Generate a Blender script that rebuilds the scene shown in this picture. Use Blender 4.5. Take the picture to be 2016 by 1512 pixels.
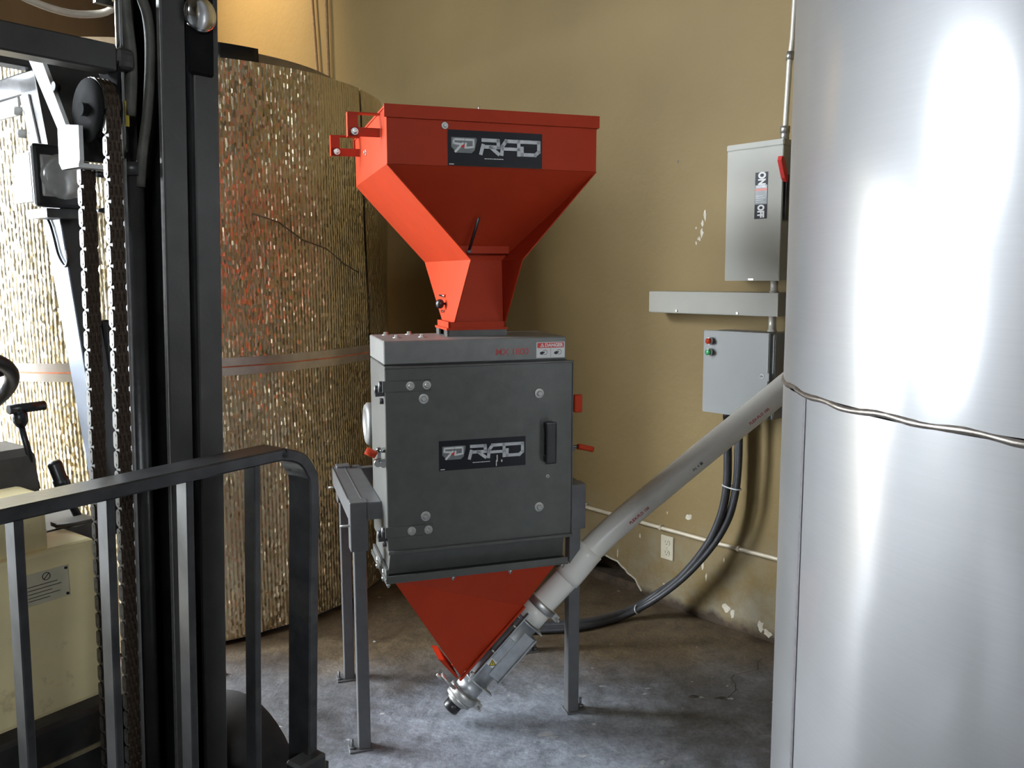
import bpy, bmesh, math, random
from mathutils import Vector, Matrix, Euler
from math import sin, cos, pi, radians, atan2, hypot, sqrt
random.seed(7)
for o in list(bpy.data.objects): bpy.data.objects.remove(o)
sc = bpy.context.scene
COL = sc.collection

# ------------------------------------------------------------------ camera
cam_d = bpy.data.cameras.new('camera'); cam = bpy.data.objects.new('camera', cam_d); COL.objects.link(cam)
PITCH, ROLL, EYE = 0.1314, 0.0092, 1.55
cam_d.sensor_width = 36.0; cam_d.lens = 36.0*1650.0/2016.0; cam_d.clip_start = 0.02
fw = Vector((0, cos(PITCH), -sin(PITCH))); rt = Vector((1, 0, 0)); dn = Vector((0, -sin(PITCH), -cos(PITCH)))
r2 = rt*cos(ROLL)+dn*sin(ROLL); d2 = -rt*sin(ROLL)+dn*cos(ROLL)
cam.matrix_world = Matrix(((r2.x, -d2.x, -fw.x, 0), (r2.y, -d2.y, -fw.y, 0), (r2.z, -d2.z, -fw.z, EYE), (0, 0, 0, 1)))
sc.camera = cam
sc.view_settings.view_transform = 'Standard'; sc.view_settings.look = 'None'
sc.view_settings.gamma = 1.0; sc.view_settings.use_curve_mapping = False
sc.view_settings.exposure = 0.0
try:
    sc.cycles.use_denoising = True
    sc.cycles.sample_clamp_indirect = 2.5
    sc.cycles.max_bounces = 8
except Exception: pass

# ------------------------------------------------------------------ daylight and an added spot
world = bpy.data.worlds.new('overcast_sky'); sc.world = world; world.use_nodes = True
bg = world.node_tree.nodes['Background']
bg.inputs[0].default_value = (0.86, 0.93, 1.0, 1); bg.inputs[1].default_value = 50.0
# openings of the room: the roll-up door and the window in the left wall, an added fill window behind the viewer
DOOR = (0.9, 4.6, 0.0, 2.5)       # y0, y1, z0, z1 in wall_left
WIN = (1.4, 3.1, 2.75, 3.9)
XL, YF, ZC = -3.5, -9.0, 6.5        # left wall x, front wall y, ceiling z
FILL_WIN = (1.0, 2.6, 3.6, 5.2)        # x0, x1, z0, z1 in wall_front
def portal(name, loc, rot, sx, sy):
    l = bpy.data.lights.new(name, 'AREA'); l.shape = 'RECTANGLE'; l.size = sx; l.size_y = sy
    l.cycles.is_portal = True
    o = bpy.data.objects.new(name, l); COL.objects.link(o); o.location = loc; o.rotation_euler = rot
portal('door_daylight', (XL-0.1, (DOOR[0]+DOOR[1])/2, 1.3), (0, -pi/2, 0), 2.6, DOOR[1]-DOOR[0])
portal('window_daylight', (XL-0.1, (WIN[0]+WIN[1])/2, (WIN[2]+WIN[3])/2), (0, -pi/2, 0), WIN[3]-WIN[2], WIN[1]-WIN[0])
portal('fill_window_daylight', ((FILL_WIN[0]+FILL_WIN[1])/2, YF-0.1, (FILL_WIN[2]+FILL_WIN[3])/2), (pi/2, 0, 0), FILL_WIN[1]-FILL_WIN[0], FILL_WIN[3]-FILL_WIN[2])
def spot(name, loc, aim, power, color, radius=0.2, cone=95, blend=0.9):
    l = bpy.data.lights.new(name, 'SPOT'); l.energy = power; l.color = color; l.shadow_soft_size = radius
    l.spot_size = radians(cone); l.spot_blend = blend
    o = bpy.data.objects.new(name, l); COL.objects.link(o); o.location = loc
    o.rotation_euler = (Vector(aim)-Vector(loc)).to_track_quat('-Z', 'Y').to_euler()
spot('added_wall_spot', (-2.5, 5.7, 4.6), (-2.0, 6.7, 3.2), 430, (1.0, 0.78, 0.52))  # added unseen spot for the warm glow high on the wall

# ------------------------------------------------------------------ materials
MATS = {}
def mat(name, col, rough=0.5, metal=0.0, var=0.12, scale=14.0, bump=0.0, bscale=120.0, coat=0.0, spec=0.5, stain=None, aniso=0.0):
    m = bpy.data.materials.new(name); m.use_nodes = True; nt = m.node_tree; N = nt.nodes; L = nt.links
    p = N['Principled BSDF']
    p.inputs['Roughness'].default_value = rough; p.inputs['Metallic'].default_value = metal
    p.inputs['Specular IOR Level'].default_value = spec; p.inputs['Coat Weight'].default_value = coat
    p.inputs['Coat Roughness'].default_value = 0.12
    tc = N.new('ShaderNodeTexCoord')
    nz = N.new('ShaderNodeTexNoise'); nz.inputs['Scale'].default_value = scale; nz.inputs['Detail'].default_value = 5
    L.new(tc.outputs['Object'], nz.inputs['Vector'])
    rp = N.new('ShaderNodeValToRGB')
    a = [max(0, c*(1-var)) for c in col]; b = [min(1, c*(1+var)) for c in col]
    rp.color_ramp.elements[0].position = 0.3; rp.color_ramp.elements[0].color = (*a, 1)
    rp.color_ramp.elements[1].position = 0.7; rp.color_ramp.elements[1].color = (*b, 1)
    L.new(nz.outputs['Fac'], rp.inputs['Fac']); out = rp.outputs['Color']
    if stain:
        sc_, lo, hi, scol = stain
        n2 = N.new('ShaderNodeTexNoise'); n2.inputs['Scale'].default_value = sc_; n2.inputs['Detail'].default_value = 7; n2.inputs['Roughness'].default_value = 0.65
        L.new(tc.outputs['Object'], n2.inputs['Vector'])
        r2_ = N.new('ShaderNodeMapRange'); r2_.inputs[1].default_value = lo; r2_.inputs[2].default_value = hi
        L.new(n2.outputs['Fac'], r2_.inputs[0])
        mx = N.new('ShaderNodeMix'); mx.data_type = 'RGBA'; L.new(r2_.outputs[0], mx.inputs[0]); L.new(out, mx.inputs[6]); mx.inputs[7].default_value = (*scol, 1)
        out = mx.outputs[2]
    L.new(out, p.inputs['Base Color'])
    if bump:
        n3 = N.new('ShaderNodeTexNoise'); n3.inputs['Scale'].default_value = bscale; n3.inputs['Detail'].default_value = 3
        L.new(tc.outputs['Object'], n3.inputs['Vector'])
        bp = N.new('ShaderNodeBump'); bp.inputs['Strength'].default_value = bump; bp.inputs['Distance'].default_value = 0.004
        L.new(n3.outputs['Fac'], bp.inputs['Height']); L.new(bp.outputs['Normal'], p.inputs['Normal'])
    MATS[name] = m
    return m
red = mat('red_paint', (0.41, 0.040, 0.013), 0.48, 0, 0.06, 9, 0.05, 60, coat=0.0, spec=0.12)
dkgray = mat('grey_hammered_paint', (0.092, 0.092, 0.085), 0.40, 0.25, 0.10, 25, 0.10, 260, coat=0.1)
capgray = mat('light_grey_cover_paint', (0.18, 0.18, 0.17), 0.40, 0.2, 0.10, 25, 0.10, 260)
stand_g = mat('grey_stand_paint', (0.11, 0.11, 0.112), 0.36, 0.2, 0.12, 18, 0.08, 200)
zinc = mat('zinc_plate', (0.52, 0.515, 0.49), 0.42, 0.9, 0.15, 60)
galv = mat('galvanised_sheet', (0.50, 0.52, 0.53), 0.42, 0.75, 0.16, 30, 0.05, 90)
chrome = mat('chrome', (0.86, 0.86, 0.84), 0.12, 1.0, 0.05)
black = mat('black_plastic', (0.012, 0.012, 0.013), 0.35, 0, 0.2)
rubber = mat('black_rubber', (0.02, 0.02, 0.02), 0.75, 0, 0.25, 30, 0.2, 90)
blacksteel = mat('black_mast_paint', (0.035, 0.034, 0.033), 0.36, 0.1, 0.3, 12, 0.15, 90, stain=(7, 0.56, 0.78, (0.075, 0.06, 0.045)))
greysteel = mat('worn_mast_face', (0.050, 0.048, 0.044), 0.40, 0.2, 0.18, 14, 0.08, 120)
barsteel = mat('worn_dark_steel', (0.075, 0.075, 0.078), 0.34, 0.6, 0.3, 16, 0.12, 80, stain=(10, 0.55, 0.8, (0.14, 0.13, 0.12)))
rust = mat('oily_rusty_chain', (0.050, 0.032, 0.020), 0.5, 0.4, 0.5, 60, 0.3, 200)
chainside = mat('chain_plate_steel', (0.20, 0.195, 0.185), 0.45, 0.6, 0.2, 60)
cream = mat('cream_paint', (0.90, 0.77, 0.43), 0.42, 0, 0.08, 8, 0.05, 60, stain=(11, 0.60, 0.85, (0.30, 0.22, 0.10)))
whitepaint = mat('white_paint', (0.78, 0.78, 0.75), 0.4, 0, 0.06)
bluewhite = mat('guard_post_lit_side', (0.42, 0.47, 0.56), 0.35, 0, 0.12, 9)
decal_black = mat('decal_black', (0.014, 0.015, 0.018), 0.32, 0, 0.1, 12, spec=0.22)
decal_white = mat('decal_white', (0.80, 0.80, 0.78), 0.35, 0, 0.04)
decal_silver = mat('decal_silver', (0.62, 0.63, 0.64), 0.35, 0.15, 0.2, 30)
decal_grey = mat('decal_grey', (0.20, 0.21, 0.21), 0.3, 0.3, 0.2, 30)
decal_red = mat('decal_red', (0.62, 0.035, 0.03), 0.35, 0, 0.06)
decal_pink = mat('decal_pale_red', (0.75, 0.25, 0.2), 0.35, 0, 0.06)
dullred = mat('dull_red_print', (0.42, 0.06, 0.06), 0.45, 0, 0.1)
pvc = mat('white_pvc', (0.86, 0.84, 0.77), 0.30, 0, 0.03, 6, stain=(5, 0.58, 0.95, (0.70, 0.66, 0.56)))
panel_g = mat('grey_enclosure_paint', (0.345, 0.335, 0.28), 0.45, 0, 0.04, 6)
panel_w = mat('pale_enclosure_paint', (0.255, 0.262, 0.255), 0.4, 0, 0.04, 6)
btn_green = mat('green_button', (0.03, 0.32, 0.09), 0.25, 0, 0.1)
hose_m = mat('grey_flexible_conduit', (0.045, 0.046, 0.05), 0.42, 0, 0.2, 40, 0.15, 160)
emt = mat('painted_conduit', (0.62, 0.54, 0.40), 0.4, 0.1, 0.1, 20)
paleconduit = mat('pale_conduit', (0.78, 0.74, 0.66), 0.32, 0.2, 0.08, 20)
almond = mat('almond_plastic', (0.66, 0.60, 0.45), 0.35, 0, 0.04)
wood = mat('dark_old_wood', (0.075, 0.052, 0.032), 0.8, 0, 0.5, 22, 0.5, 60)
plaster = mat('bare_plaster', (0.66, 0.60, 0.48), 0.85, 0, 0.15, 40, 0.2, 90)
dirtm = mat('dark_dirt', (0.045, 0.036, 0.026), 0.95, 0, 0.5, 40, 0.6, 80)
hose_green = mat('dusty_hydraulic_hose', (0.085, 0.083, 0.066), 0.6, 0, 0.3, 30, 0.2, 120)
lens_m = mat('lamp_lens', (0.42, 0.42, 0.40), 0.16, 0.3, 0.25, 16, coat=0.6)
dash_m = mat('dark_dash_plastic', (0.075, 0.07, 0.062), 0.6, 0, 0.15, 30, 0.1, 150)
yellow = mat('warning_yellow', (0.72, 0.55, 0.03), 0.4, 0, 0.05)
tape_m = mat('foil_tape', (0.72, 0.66, 0.60), 0.30, 0.85, 0.12, 20)
rope_m = mat('brown_cord', (0.30, 0.19, 0.09), 0.8, 0, 0.2, 60)
brownpipe = mat('weathered_rim', (0.30, 0.22, 0.13), 0.6, 0.1, 0.2, 12)

def wall_material():
    m = bpy.data.materials.new('tan_wall_paint'); m.use_nodes = True; nt = m.node_tree; N = nt.nodes; L = nt.links; p = N['Principled BSDF']
    p.inputs['Roughness'].default_value = 0.62; p.inputs['Specular IOR Level'].default_value = 0.25
    geo = N.new('ShaderNodeNewGeometry')
    nz = N.new('ShaderNodeTexNoise'); nz.inputs['Scale'].default_value = 1.3; nz.inputs['Detail'].default_value = 5
    L.new(geo.outputs['Position'], nz.inputs['Vector'])
    rp = N.new('ShaderNodeValToRGB'); rp.color_ramp.elements[0].position = 0.3; rp.color_ramp.elements[0].color = (0.228, 0.165, 0.072, 1)
    rp.color_ramp.elements[1].position = 0.72; rp.color_ramp.elements[1].color = (0.285, 0.205, 0.090, 1); L.new(nz.outputs['Fac'], rp.inputs['Fac'])
    # worn greyish paint low on the wall, and a dirty splash line at the floor
    sep = N.new('ShaderNodeSeparateXYZ'); L.new(geo.outputs['Position'], sep.inputs[0])
    n2 = N.new('ShaderNodeTexNoise'); n2.inputs['Scale'].default_value = 5.0; n2.inputs['Detail'].default_value = 8; n2.inputs['Roughness'].default_value = 0.7
    L.new(geo.outputs['Position'], n2.inputs['Vector'])
    mr = N.new('ShaderNodeMapRange'); mr.inputs[1].default_value = 0.50; mr.inputs[2].default_value = 0.05; L.new(sep.outputs['Z'], mr.inputs[0])
    n2m = N.new('ShaderNodeMapRange'); n2m.inputs[1].default_value = 0.40; n2m.inputs[2].default_value = 0.66; L.new(n2.outputs['Fac'], n2m.inputs[0])
    mul = N.new('ShaderNodeMath'); mul.operation = 'MULTIPLY'; L.new(mr.outputs[0], mul.inputs[0]); L.new(n2m.outputs[0], mul.inputs[1])
    mx = N.new('ShaderNodeMix'); mx.data_type = 'RGBA'; L.new(mul.outputs[0], mx.inputs[0]); L.new(rp.outputs['Color'], mx.inputs[6]); mx.inputs[7].default_value = (0.34, 0.31, 0.24, 1)
    ad = N.new('ShaderNodeMath'); ad.operation = 'MULTIPLY_ADD'; L.new(n2.outputs['Fac'], ad.inputs[0]); ad.inputs[1].default_value = -0.16; L.new(sep.outputs['Z'], ad.inputs[2])
    mr2 = N.new('ShaderNodeMapRange'); mr2.inputs[1].default_value = -0.022; mr2.inputs[2].default_value = -0.064; L.new(ad.outputs[0], mr2.inputs[0])
    mx2 = N.new('ShaderNodeMix'); mx2.data_type = 'RGBA'; L.new(mr2.outputs[0], mx2.inputs[0]); L.new(mx.outputs[2], mx2.inputs[6]); mx2.inputs[7].default_value = (0.07, 0.05, 0.033, 1)
    L.new(mx2.outputs[2], p.inputs['Base Color'])
    n3 = N.new('ShaderNodeTexNoise'); n3.inputs['Scale'].default_value = 28; n3.inputs['Detail'].default_value = 6; L.new(geo.outputs['Position'], n3.inputs['Vector'])
    bp = N.new('ShaderNodeBump'); bp.inputs['Strength'].default_value = 0.22; bp.inputs['Distance'].default_value = 0.01; L.new(n3.outputs['Fac'], bp.inputs['Height']); L.new(bp.outputs['Normal'], p.inputs['Normal'])
    return m
def floor_material():
    m = bpy.data.materials.new('stained_concrete'); m.use_nodes = True; nt = m.node_tree; N = nt.nodes; L = nt.links; p = N['Principled BSDF']
    geo = N.new('ShaderNodeNewGeometry')
    def noise(scale, det=8, rough=0.6, dist=0.0):
        n = N.new('ShaderNodeTexNoise'); n.inputs['Scale'].default_value = scale; n.inputs['Detail'].default_value = det
        n.inputs['Roughness'].default_value = rough; n.inputs['Distortion'].default_value = dist
        L.new(geo.outputs['Position'], n.inputs['Vector']); return n
    a = noise(2.6, 9, 0.66, 0.6)
    rp = N.new('ShaderNodeValToRGB'); cr = rp.color_ramp
    cr.elements[0].position = 0.30; cr.elements[0].color = (0.06, 0.059, 0.06, 1)
    cr.elements[1].position = 0.72; cr.elements[1].color = (0.18, 0.184, 0.195, 1)
    e = cr.elements.new(0.5); e.color = (0.10, 0.101, 0.105, 1); L.new(a.outputs['Fac'], rp.inputs['Fac'])
    # a pale blue-grey patch in front of the mill
    vm = N.new('ShaderNodeVectorMath'); vm.operation = 'DISTANCE'; L.new(geo.outputs['Position'], vm.inputs[0]); vm.inputs[1].default_value = (0.05, 2.45, 0)
    pn = noise(5.5, 8, 0.68, 0.8)
    pa = N.new('ShaderNodeMath'); pa.operation = 'MULTIPLY_ADD'; L.new(pn.outputs['Fac'], pa.inputs[0]); pa.inputs[1].default_value = -1.3; L.new(vm.outputs['Value'], pa.inputs[2])
    pm = N.new('ShaderNodeMapRange'); pm.inputs[1].default_value = 0.15; pm.inputs[2].default_value = -0.30; pm.inputs[4].default_value = 0.95; L.new(pa.outputs[0], pm.inputs[0])
    px = N.new('ShaderNodeMix'); px.data_type = 'RGBA'; L.new(pm.outputs[0], px.inputs[0]); L.new(rp.outputs['Color'], px.inputs[6]); px.inputs[7].default_value = (0.235, 0.255, 0.29, 1)
    # brown dirt: more towards the long wall and the foil tank
    sep = N.new('ShaderNodeSeparateXYZ'); L.new(geo.outputs['Position'], sep.inputs[0])
    b = noise(1.7, 6, 0.6)
    ad = N.new('ShaderNodeMath'); ad.operation = 'MULTIPLY_ADD'; L.new(b.outputs['Fac'], ad.inputs[0]); ad.inputs[1].default_value = 0.9; L.new(sep.outputs['Y'], ad.inputs[2])
    mr = N.new('ShaderNodeMapRange'); mr.inputs[1].default_value = 3.42; mr.inputs[2].default_value = 3.78; L.new(ad.outputs[0], mr.inputs[0])
    mx = N.new('ShaderNodeMix'); mx.data_type = 'RGBA'; L.new(mr.outputs[0], mx.inputs[0]); L.new(px.outputs[2], mx.inputs[6])
    rb = N.new('ShaderNodeValToRGB'); rb.color_ramp.elements[0].position = 0.3; rb.color_ramp.elements[0].color = (0.065, 0.045, 0.026, 1)
    rb.color_ramp.elements[1].position = 0.7; rb.color_ramp.elements[1].color = (0.155, 0.115, 0.068, 1); L.new(a.outputs['Fac'], rb.inputs['Fac'])
    L.new(rb.outputs['Color'], mx.inputs[7])
    # pale flakes
    c = noise(24, 4, 0.5); cm = N.new('ShaderNodeMapRange'); cm.inputs[1].default_value = 0.70; cm.inputs[2].default_value = 0.74; L.new(c.outputs['Fac'], cm.inputs[0])
    mx2 = N.new('ShaderNodeMix'); mx2.data_type = 'RGBA'; L.new(cm.outputs[0], mx2.inputs[0]); L.new(mx.outputs[2], mx2.inputs[6]); mx2.inputs[7].default_value = (0.42, 0.42, 0.42, 1)
    # fine scuffing over everything
    g = noise(17, 9, 0.72, 0.4); g2 = noise(70, 5, 0.6)
    ga = N.new('ShaderNodeMath'); ga.operation = 'MULTIPLY_ADD'; L.new(g2.outputs['Fac'], ga.inputs[0]); ga.inputs[1].default_value = 0.45; L.new(g.outputs['Fac'], ga.inputs[2])
    gm = N.new('ShaderNodeMapRange'); gm.inputs[1].default_value = 0.48; gm.inputs[2].default_value = 0.98; gm.inputs[3].default_value = 0.45; gm.inputs[4].default_value = 1.6; L.new(ga.outputs[0], gm.inputs[0])
    gv = N.new('ShaderNodeVectorMath'); gv.operation = 'SCALE'; L.new(mx2.outputs[2], gv.inputs[0]); L.new(gm.outputs[0], gv.inputs['Scale'])
    L.new(gv.outputs['Vector'], p.inputs['Base Color'])
    rr = N.new('ShaderNodeMapRange'); rr.inputs[1].default_value = 0.35; rr.inputs[2].default_value = 0.7; rr.inputs[3].default_value = 0.38; rr.inputs[4].default_value = 0.62
    L.new(a.outputs['Fac'], rr.inputs[0]); L.new(rr.outputs[0], p.inputs['Roughness'])
    d = noise(34, 6, 0.65)
    bp = N.new('ShaderNodeBump'); bp.inputs['Strength'].default_value = 0.5; bp.inputs['Distance'].default_value = 0.010; L.new(d.outputs['Fac'], bp.inputs['Height']); L.new(bp.outputs['Normal'], p.inputs['Normal'])
    return m
def foil_material():
    # bubble-foil wrap: vertical ribs with a beaded weave; UV is in metres (arc length, height)
    m = bpy.data.materials.new('ribbed_foil'); m.use_nodes = True; nt = m.node_tree; N = nt.nodes; L = nt.links; p = N['Principled BSDF']
    p.inputs['Metallic'].default_value = 0.9; p.inputs['Roughness'].default_value = 0.31
    uv = N.new('ShaderNodeTexCoord')
    nz = N.new('ShaderNodeTexNoise'); nz.inputs['Scale'].default_value = 2.2; nz.inputs['Detail'].default_value = 6; L.new(uv.outputs['Object'], nz.inputs['Vector'])
    rp = N.new('ShaderNodeValToRGB'); rp.color_ramp.elements[0].position = 0.32; rp.color_ramp.elements[0].color = (0.62, 0.52, 0.34, 1)
    rp.color_ramp.elements[1].position = 0.68; rp.color_ramp.elements[1].color = (0.86, 0.74, 0.50, 1); L.new(nz.outputs['Fac'], rp.inputs['Fac']); L.new(rp.outputs['Color'], p.inputs['Base Color'])
    mp = N.new('ShaderNodeMapping'); mp.inputs['Scale'].default_value = (62, 1.6, 1); L.new(uv.outputs['UV'], mp.inputs['Vector'])
    wv = N.new('ShaderNodeTexWave'); wv.wave_type = 'BANDS'; wv.bands_direction = 'X'; wv.inputs['Scale'].default_value = 0.314
    wv.inputs['Distortion'].default_value = 2.4; wv.inputs['Detail'].default_value = 3; wv.inputs['Detail Scale'].default_value = 0.6; L.new(mp.outputs['Vector'], wv.inputs['Vector'])
    b1 = N.new('ShaderNodeBump'); b1.inputs['Strength'].default_value = 0.5; b1.inputs['Distance'].default_value = 0.004; L.new(wv.outputs['Fac'], b1.inputs['Height'])
    mp2 = N.new('ShaderNodeMapping'); mp2.inputs['Scale'].default_value = (125, 62, 1); L.new(uv.outputs['UV'], mp2.inputs['Vector'])
    vo = N.new('ShaderNodeTexVoronoi'); vo.voronoi_dimensions = '2D'; vo.inputs['Randomness'].default_value = 0.7; vo.inputs['Scale'].default_value = 1.0; L.new(mp2.outputs['Vector'], vo.inputs['Vector'])
    sb_ = N.new('ShaderNodeVectorMath'); sb_.operation = 'SUBTRACT'; L.new(vo.outputs['Color'], sb_.inputs[0]); sb_.inputs[1].default_value = (0.5, 0.5, 0.5)
    # patches of the wrap are more crumpled than others
    n5 = N.new('ShaderNodeTexNoise'); n5.inputs['Scale'].default_value = 3.0; n5.inputs['Detail'].default_value = 5; L.new(uv.outputs['Object'], n5.inputs['Vector'])
    am = N.new('ShaderNodeMapRange'); am.inputs[1].default_value = 0.35; am.inputs[2].default_value = 0.7; am.inputs[3].default_value = 0.45; am.inputs[4].default_value = 0.78; L.new(n5.outputs['Fac'], am.inputs[0])
    sc2 = N.new('ShaderNodeVectorMath'); sc2.operation = 'SCALE'; L.new(sb_.outputs['Vector'], sc2.inputs[0]); L.new(am.outputs[0], sc2.inputs['Scale'])
    ad2 = N.new('ShaderNodeVectorMath'); ad2.operation = 'ADD'; L.new(b1.outputs['Normal'], ad2.inputs[0]); L.new(sc2.outputs['Vector'], ad2.inputs[1])
    nm = N.new('ShaderNodeVectorMath'); nm.operation = 'NORMALIZE'; L.new(ad2.outputs['Vector'], nm.inputs[0])
    L.new(nm.outputs['Vector'], p.inputs['Normal'])
    return m
def steel_material():
    # brushed stainless: a tight lobe over a broad one
    m = bpy.data.materials.new('brushed_stainless'); m.use_nodes = True; nt = m.node_tree; N = nt.nodes; L = nt.links; p = N['Principled BSDF']
    tc = N.new('ShaderNodeTexCoord'); n2 = N.new('ShaderNodeTexNoise'); n2.inputs['Scale'].default_value = 2.2; n2.inputs['Detail'].default_value = 4; L.new(tc.outputs['Object'], n2.inputs['Vector'])
    mp = N.new('ShaderNodeMapping'); mp.inputs['Scale'].default_value = (3, 3, 130); L.new(tc.outputs['Object'], mp.inputs['Vector'])
    nz = N.new('ShaderNodeTexNoise'); nz.inputs['Scale'].default_value = 2.0; nz.inputs['Detail'].default_value = 6; L.new(mp.outputs['Vector'], nz.inputs['Vector'])
    rp = N.new('ShaderNodeValToRGB'); rp.color_ramp.elements[0].position = 0.3; rp.color_ramp.elements[0].color = (0.43, 0.43, 0.436, 1)
    rp.color_ramp.elements[1].position = 0.7; rp.color_ramp.elements[1].color = (0.49, 0.49, 0.496, 1); L.new(n2.outputs['Fac'], rp.inputs['Fac'])
    n3 = N.new('ShaderNodeTexNoise'); n3.inputs['Scale'].default_value = 2.6; n3.inputs['Detail'].default_value = 1; L.new(tc.outputs['Object'], n3.inputs['Vector'])
    bp = N.new('ShaderNodeBump'); bp.inputs['Strength'].default_value = 0.15; bp.inputs['Distance'].default_value = 0.02; L.new(n3.outputs['Fac'], bp.inputs['Height'])
    tg = N.new('ShaderNodeTangent'); tg.direction_type = 'RADIAL'; tg.axis = 'Z'
    p2 = N.new('ShaderNodeBsdfPrincipled')
    for q, lo, hi, an in ((p, 0.165, 0.19, 0.3), (p2, 0.64, 0.68, 0.3)):
        q.inputs['Metallic'].default_value = 1.0; q.inputs['Anisotropic'].default_value = an; q.inputs['Anisotropic Rotation'].default_value = 0.25
        L.new(tg.outputs[0], q.inputs['Tangent']); L.new(rp.outputs['Color'], q.inputs['Base Color']); L.new(bp.outputs['Normal'], q.inputs['Normal'])
        rr = N.new('ShaderNodeMapRange'); rr.inputs[1].default_value = 0.3; rr.inputs[2].default_value = 0.7; rr.inputs[3].default_value = lo; rr.inputs[4].default_value = hi
        L.new(nz.outputs['Fac'], rr.inputs[0]); L.new(rr.outputs[0], q.inputs['Roughness'])
    mx = N.new('ShaderNodeMixShader'); mx.inputs[0].default_value = 0.55; L.new(p.outputs[0], mx.inputs[1]); L.new(p2.outputs[0], mx.inputs[2])
    L.new(mx.outputs[0], N['Material Output'].inputs['Surface'])
    return m
wallm = wall_material(); floorm = floor_material(); foilm = foil_material(); steelm = steel_material()
ceilm = mat('dark_ceiling', (0.12, 0.09, 0.06), 0.8, 0, 0.06, 3)
yardm = mat('outdoor_concrete', (0.36, 0.35, 0.33), 0.9, 0, 0.1, 2)

# ------------------------------------------------------------------ mesh helpers
def V(*a): return Vector(a)
def box(bm, a, b, bev=0.0, seg=1):
    x0, y0, z0 = [min(p, q) for p, q in zip(a, b)]; x1, y1, z1 = [max(p, q) for p, q in zip(a, b)]
    v = [bm.verts.new(c) for c in ((x0,y0,z0),(x1,y0,z0),(x1,y1,z0),(x0,y1,z0),(x0,y0,z1),(x1,y0,z1),(x1,y1,z1),(x0,y1,z1))]
    f = [bm.faces.new([v[i] for i in q]) for q in ((3,2,1,0),(4,5,6,7),(0,1,5,4),(1,2,6,5),(2,3,7,6),(3,0,4,7))]
    if bev:
        es = {e for q in f for e in q.edges}
        bmesh.ops.bevel(bm, geom=list(es), offset=bev, segments=seg, affect='EDGES', profile=0.6)
def frame_of(d):
    d = d.normalized(); up = Vector((0,0,1)) if abs(d.z) < 0.95 else Vector((1,0,0))
    s = d.cross(up).normalized(); return s, s.cross(d).normalized()
def rings(bm, rs, cap=True, smooth=True):
    R = [[bm.verts.new(p) for p in r] for r in rs]; n = len(R[0])
    for a, b in zip(R, R[1:]):
        for i in range(n):
            f = bm.faces.new((a[i], a[(i+1)%n], b[(i+1)%n], b[i])); f.smooth = smooth
    if cap:
        bm.faces.new(R[0][::-1]); bm.faces.new(R[-1])
def cyl(bm, p0, p1, r, r1=None, seg=20, cap=True):
    p0, p1 = Vector(p0), Vector(p1); s, t = frame_of(p1-p0); r1 = r if r1 is None else r1
    rings(bm, [[p + (s*cos(2*pi*i/seg)+t*sin(2*pi*i/seg))*q for i in range(seg)] for p, q in ((p0, r), (p1, r1))], cap)
def lathe(bm, p0, axis, prof, seg=24, cap=True):
    p0 = Vector(p0); axis = Vector(axis).normalized(); s, t = frame_of(axis)
    rings(bm, [[p0+axis*h+(s*cos(2*pi*i/seg)+t*sin(2*pi*i/seg))*r for i in range(seg)] for h, r in prof], cap)
def smooth_path(pts, n=6):
    pts = [Vector(p) for p in pts]; P = [pts[0]*2-pts[1]]+pts+[pts[-1]*2-pts[-2]]; out = []
    for i in range(1, len(P)-2):
        a, b, c, d = P[i-1], P[i], P[i+1], P[i+2]
        for k in range(n):
            t = k/n; out.append(0.5*((2*b)+(c-a)*t+(2*a-5*b+4*c-d)*t*t+(3*b-a-3*c+d)*t**3))
    out.append(pts[-1]); return out
def tube(bm, pts, r, seg=12, closed=False, sect=None):
    pts = [Vector(p) for p in pts]; n = len(pts); rs = []; prev = None
    for i, p in enumerate(pts):
        if closed: d = pts[(i+1)%n]-pts[i-1]
        else: d = pts[min(i+1, n-1)]-pts[max(i-1, 0)]
        d.normalize()
        if prev is None: s, t = frame_of(d)
        else:
            s = (prev - d*prev.dot(d)).normalized(); t = s.cross(d).normalized()
        prev = s
        if sect: rs.append([p+s*a+t*b for a, b in sect])
        else: rs.append([p+(s*cos(2*pi*k/seg)+t*sin(2*pi*k/seg))*r for k in range(seg)])
    if closed: rs.append(rs[0]); rings(bm, rs, cap=False)
    else: rings(bm, rs)
def prism(bm, poly, fn, d0, d1):
    a = [bm.verts.new(fn(x, y, d0)) for x, y in poly]; b = [bm.verts.new(fn(x, y, d1)) for x, y in poly]; n = len(poly)
    bm.faces.new(a[::-1]); bm.faces.new(b)
    for i in range(n): bm.faces.new((a[i], a[(i+1)%n], b[(i+1)%n], b[i]))
def hexbolt(bm, c, axis, r=0.009, h=0.008, washer=True):
    c = Vector(c); axis = Vector(axis).normalized(); s, t = frame_of(axis)
    if washer: lathe(bm, c, axis, [(0, r*1.75), (0.0022, r*1.75), (0.0024, r*1.5)], 18)
    rings(bm, [[c+axis*hh+(s*cos(pi/3*i)+t*sin(pi/3*i))*q for i in range(6)] for hh, q in ((0.002, r), (0.002+h*0.8, r), (0.002+h, r*0.8))], True, False)
def ob(name, bm, m, parent=None, fix=True):
    if fix: bmesh.ops.recalc_face_normals(bm, faces=bm.faces[:])
    me = bpy.data.meshes.new(name); bm.to_mesh(me); bm.free()
    for q in (m if isinstance(m, (list, tuple)) else [m]): me.materials.append(q)
    o = bpy.data.objects.new(name, me); COL.objects.link(o)
    if parent: o.parent = parent
    return o
def part(name, m, parent, build, **kw):
    bm = bmesh.new(); build(bm); o = ob(name, bm, m, parent)
    for k, v in kw.items(): o[k] = v
    return o
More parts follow.
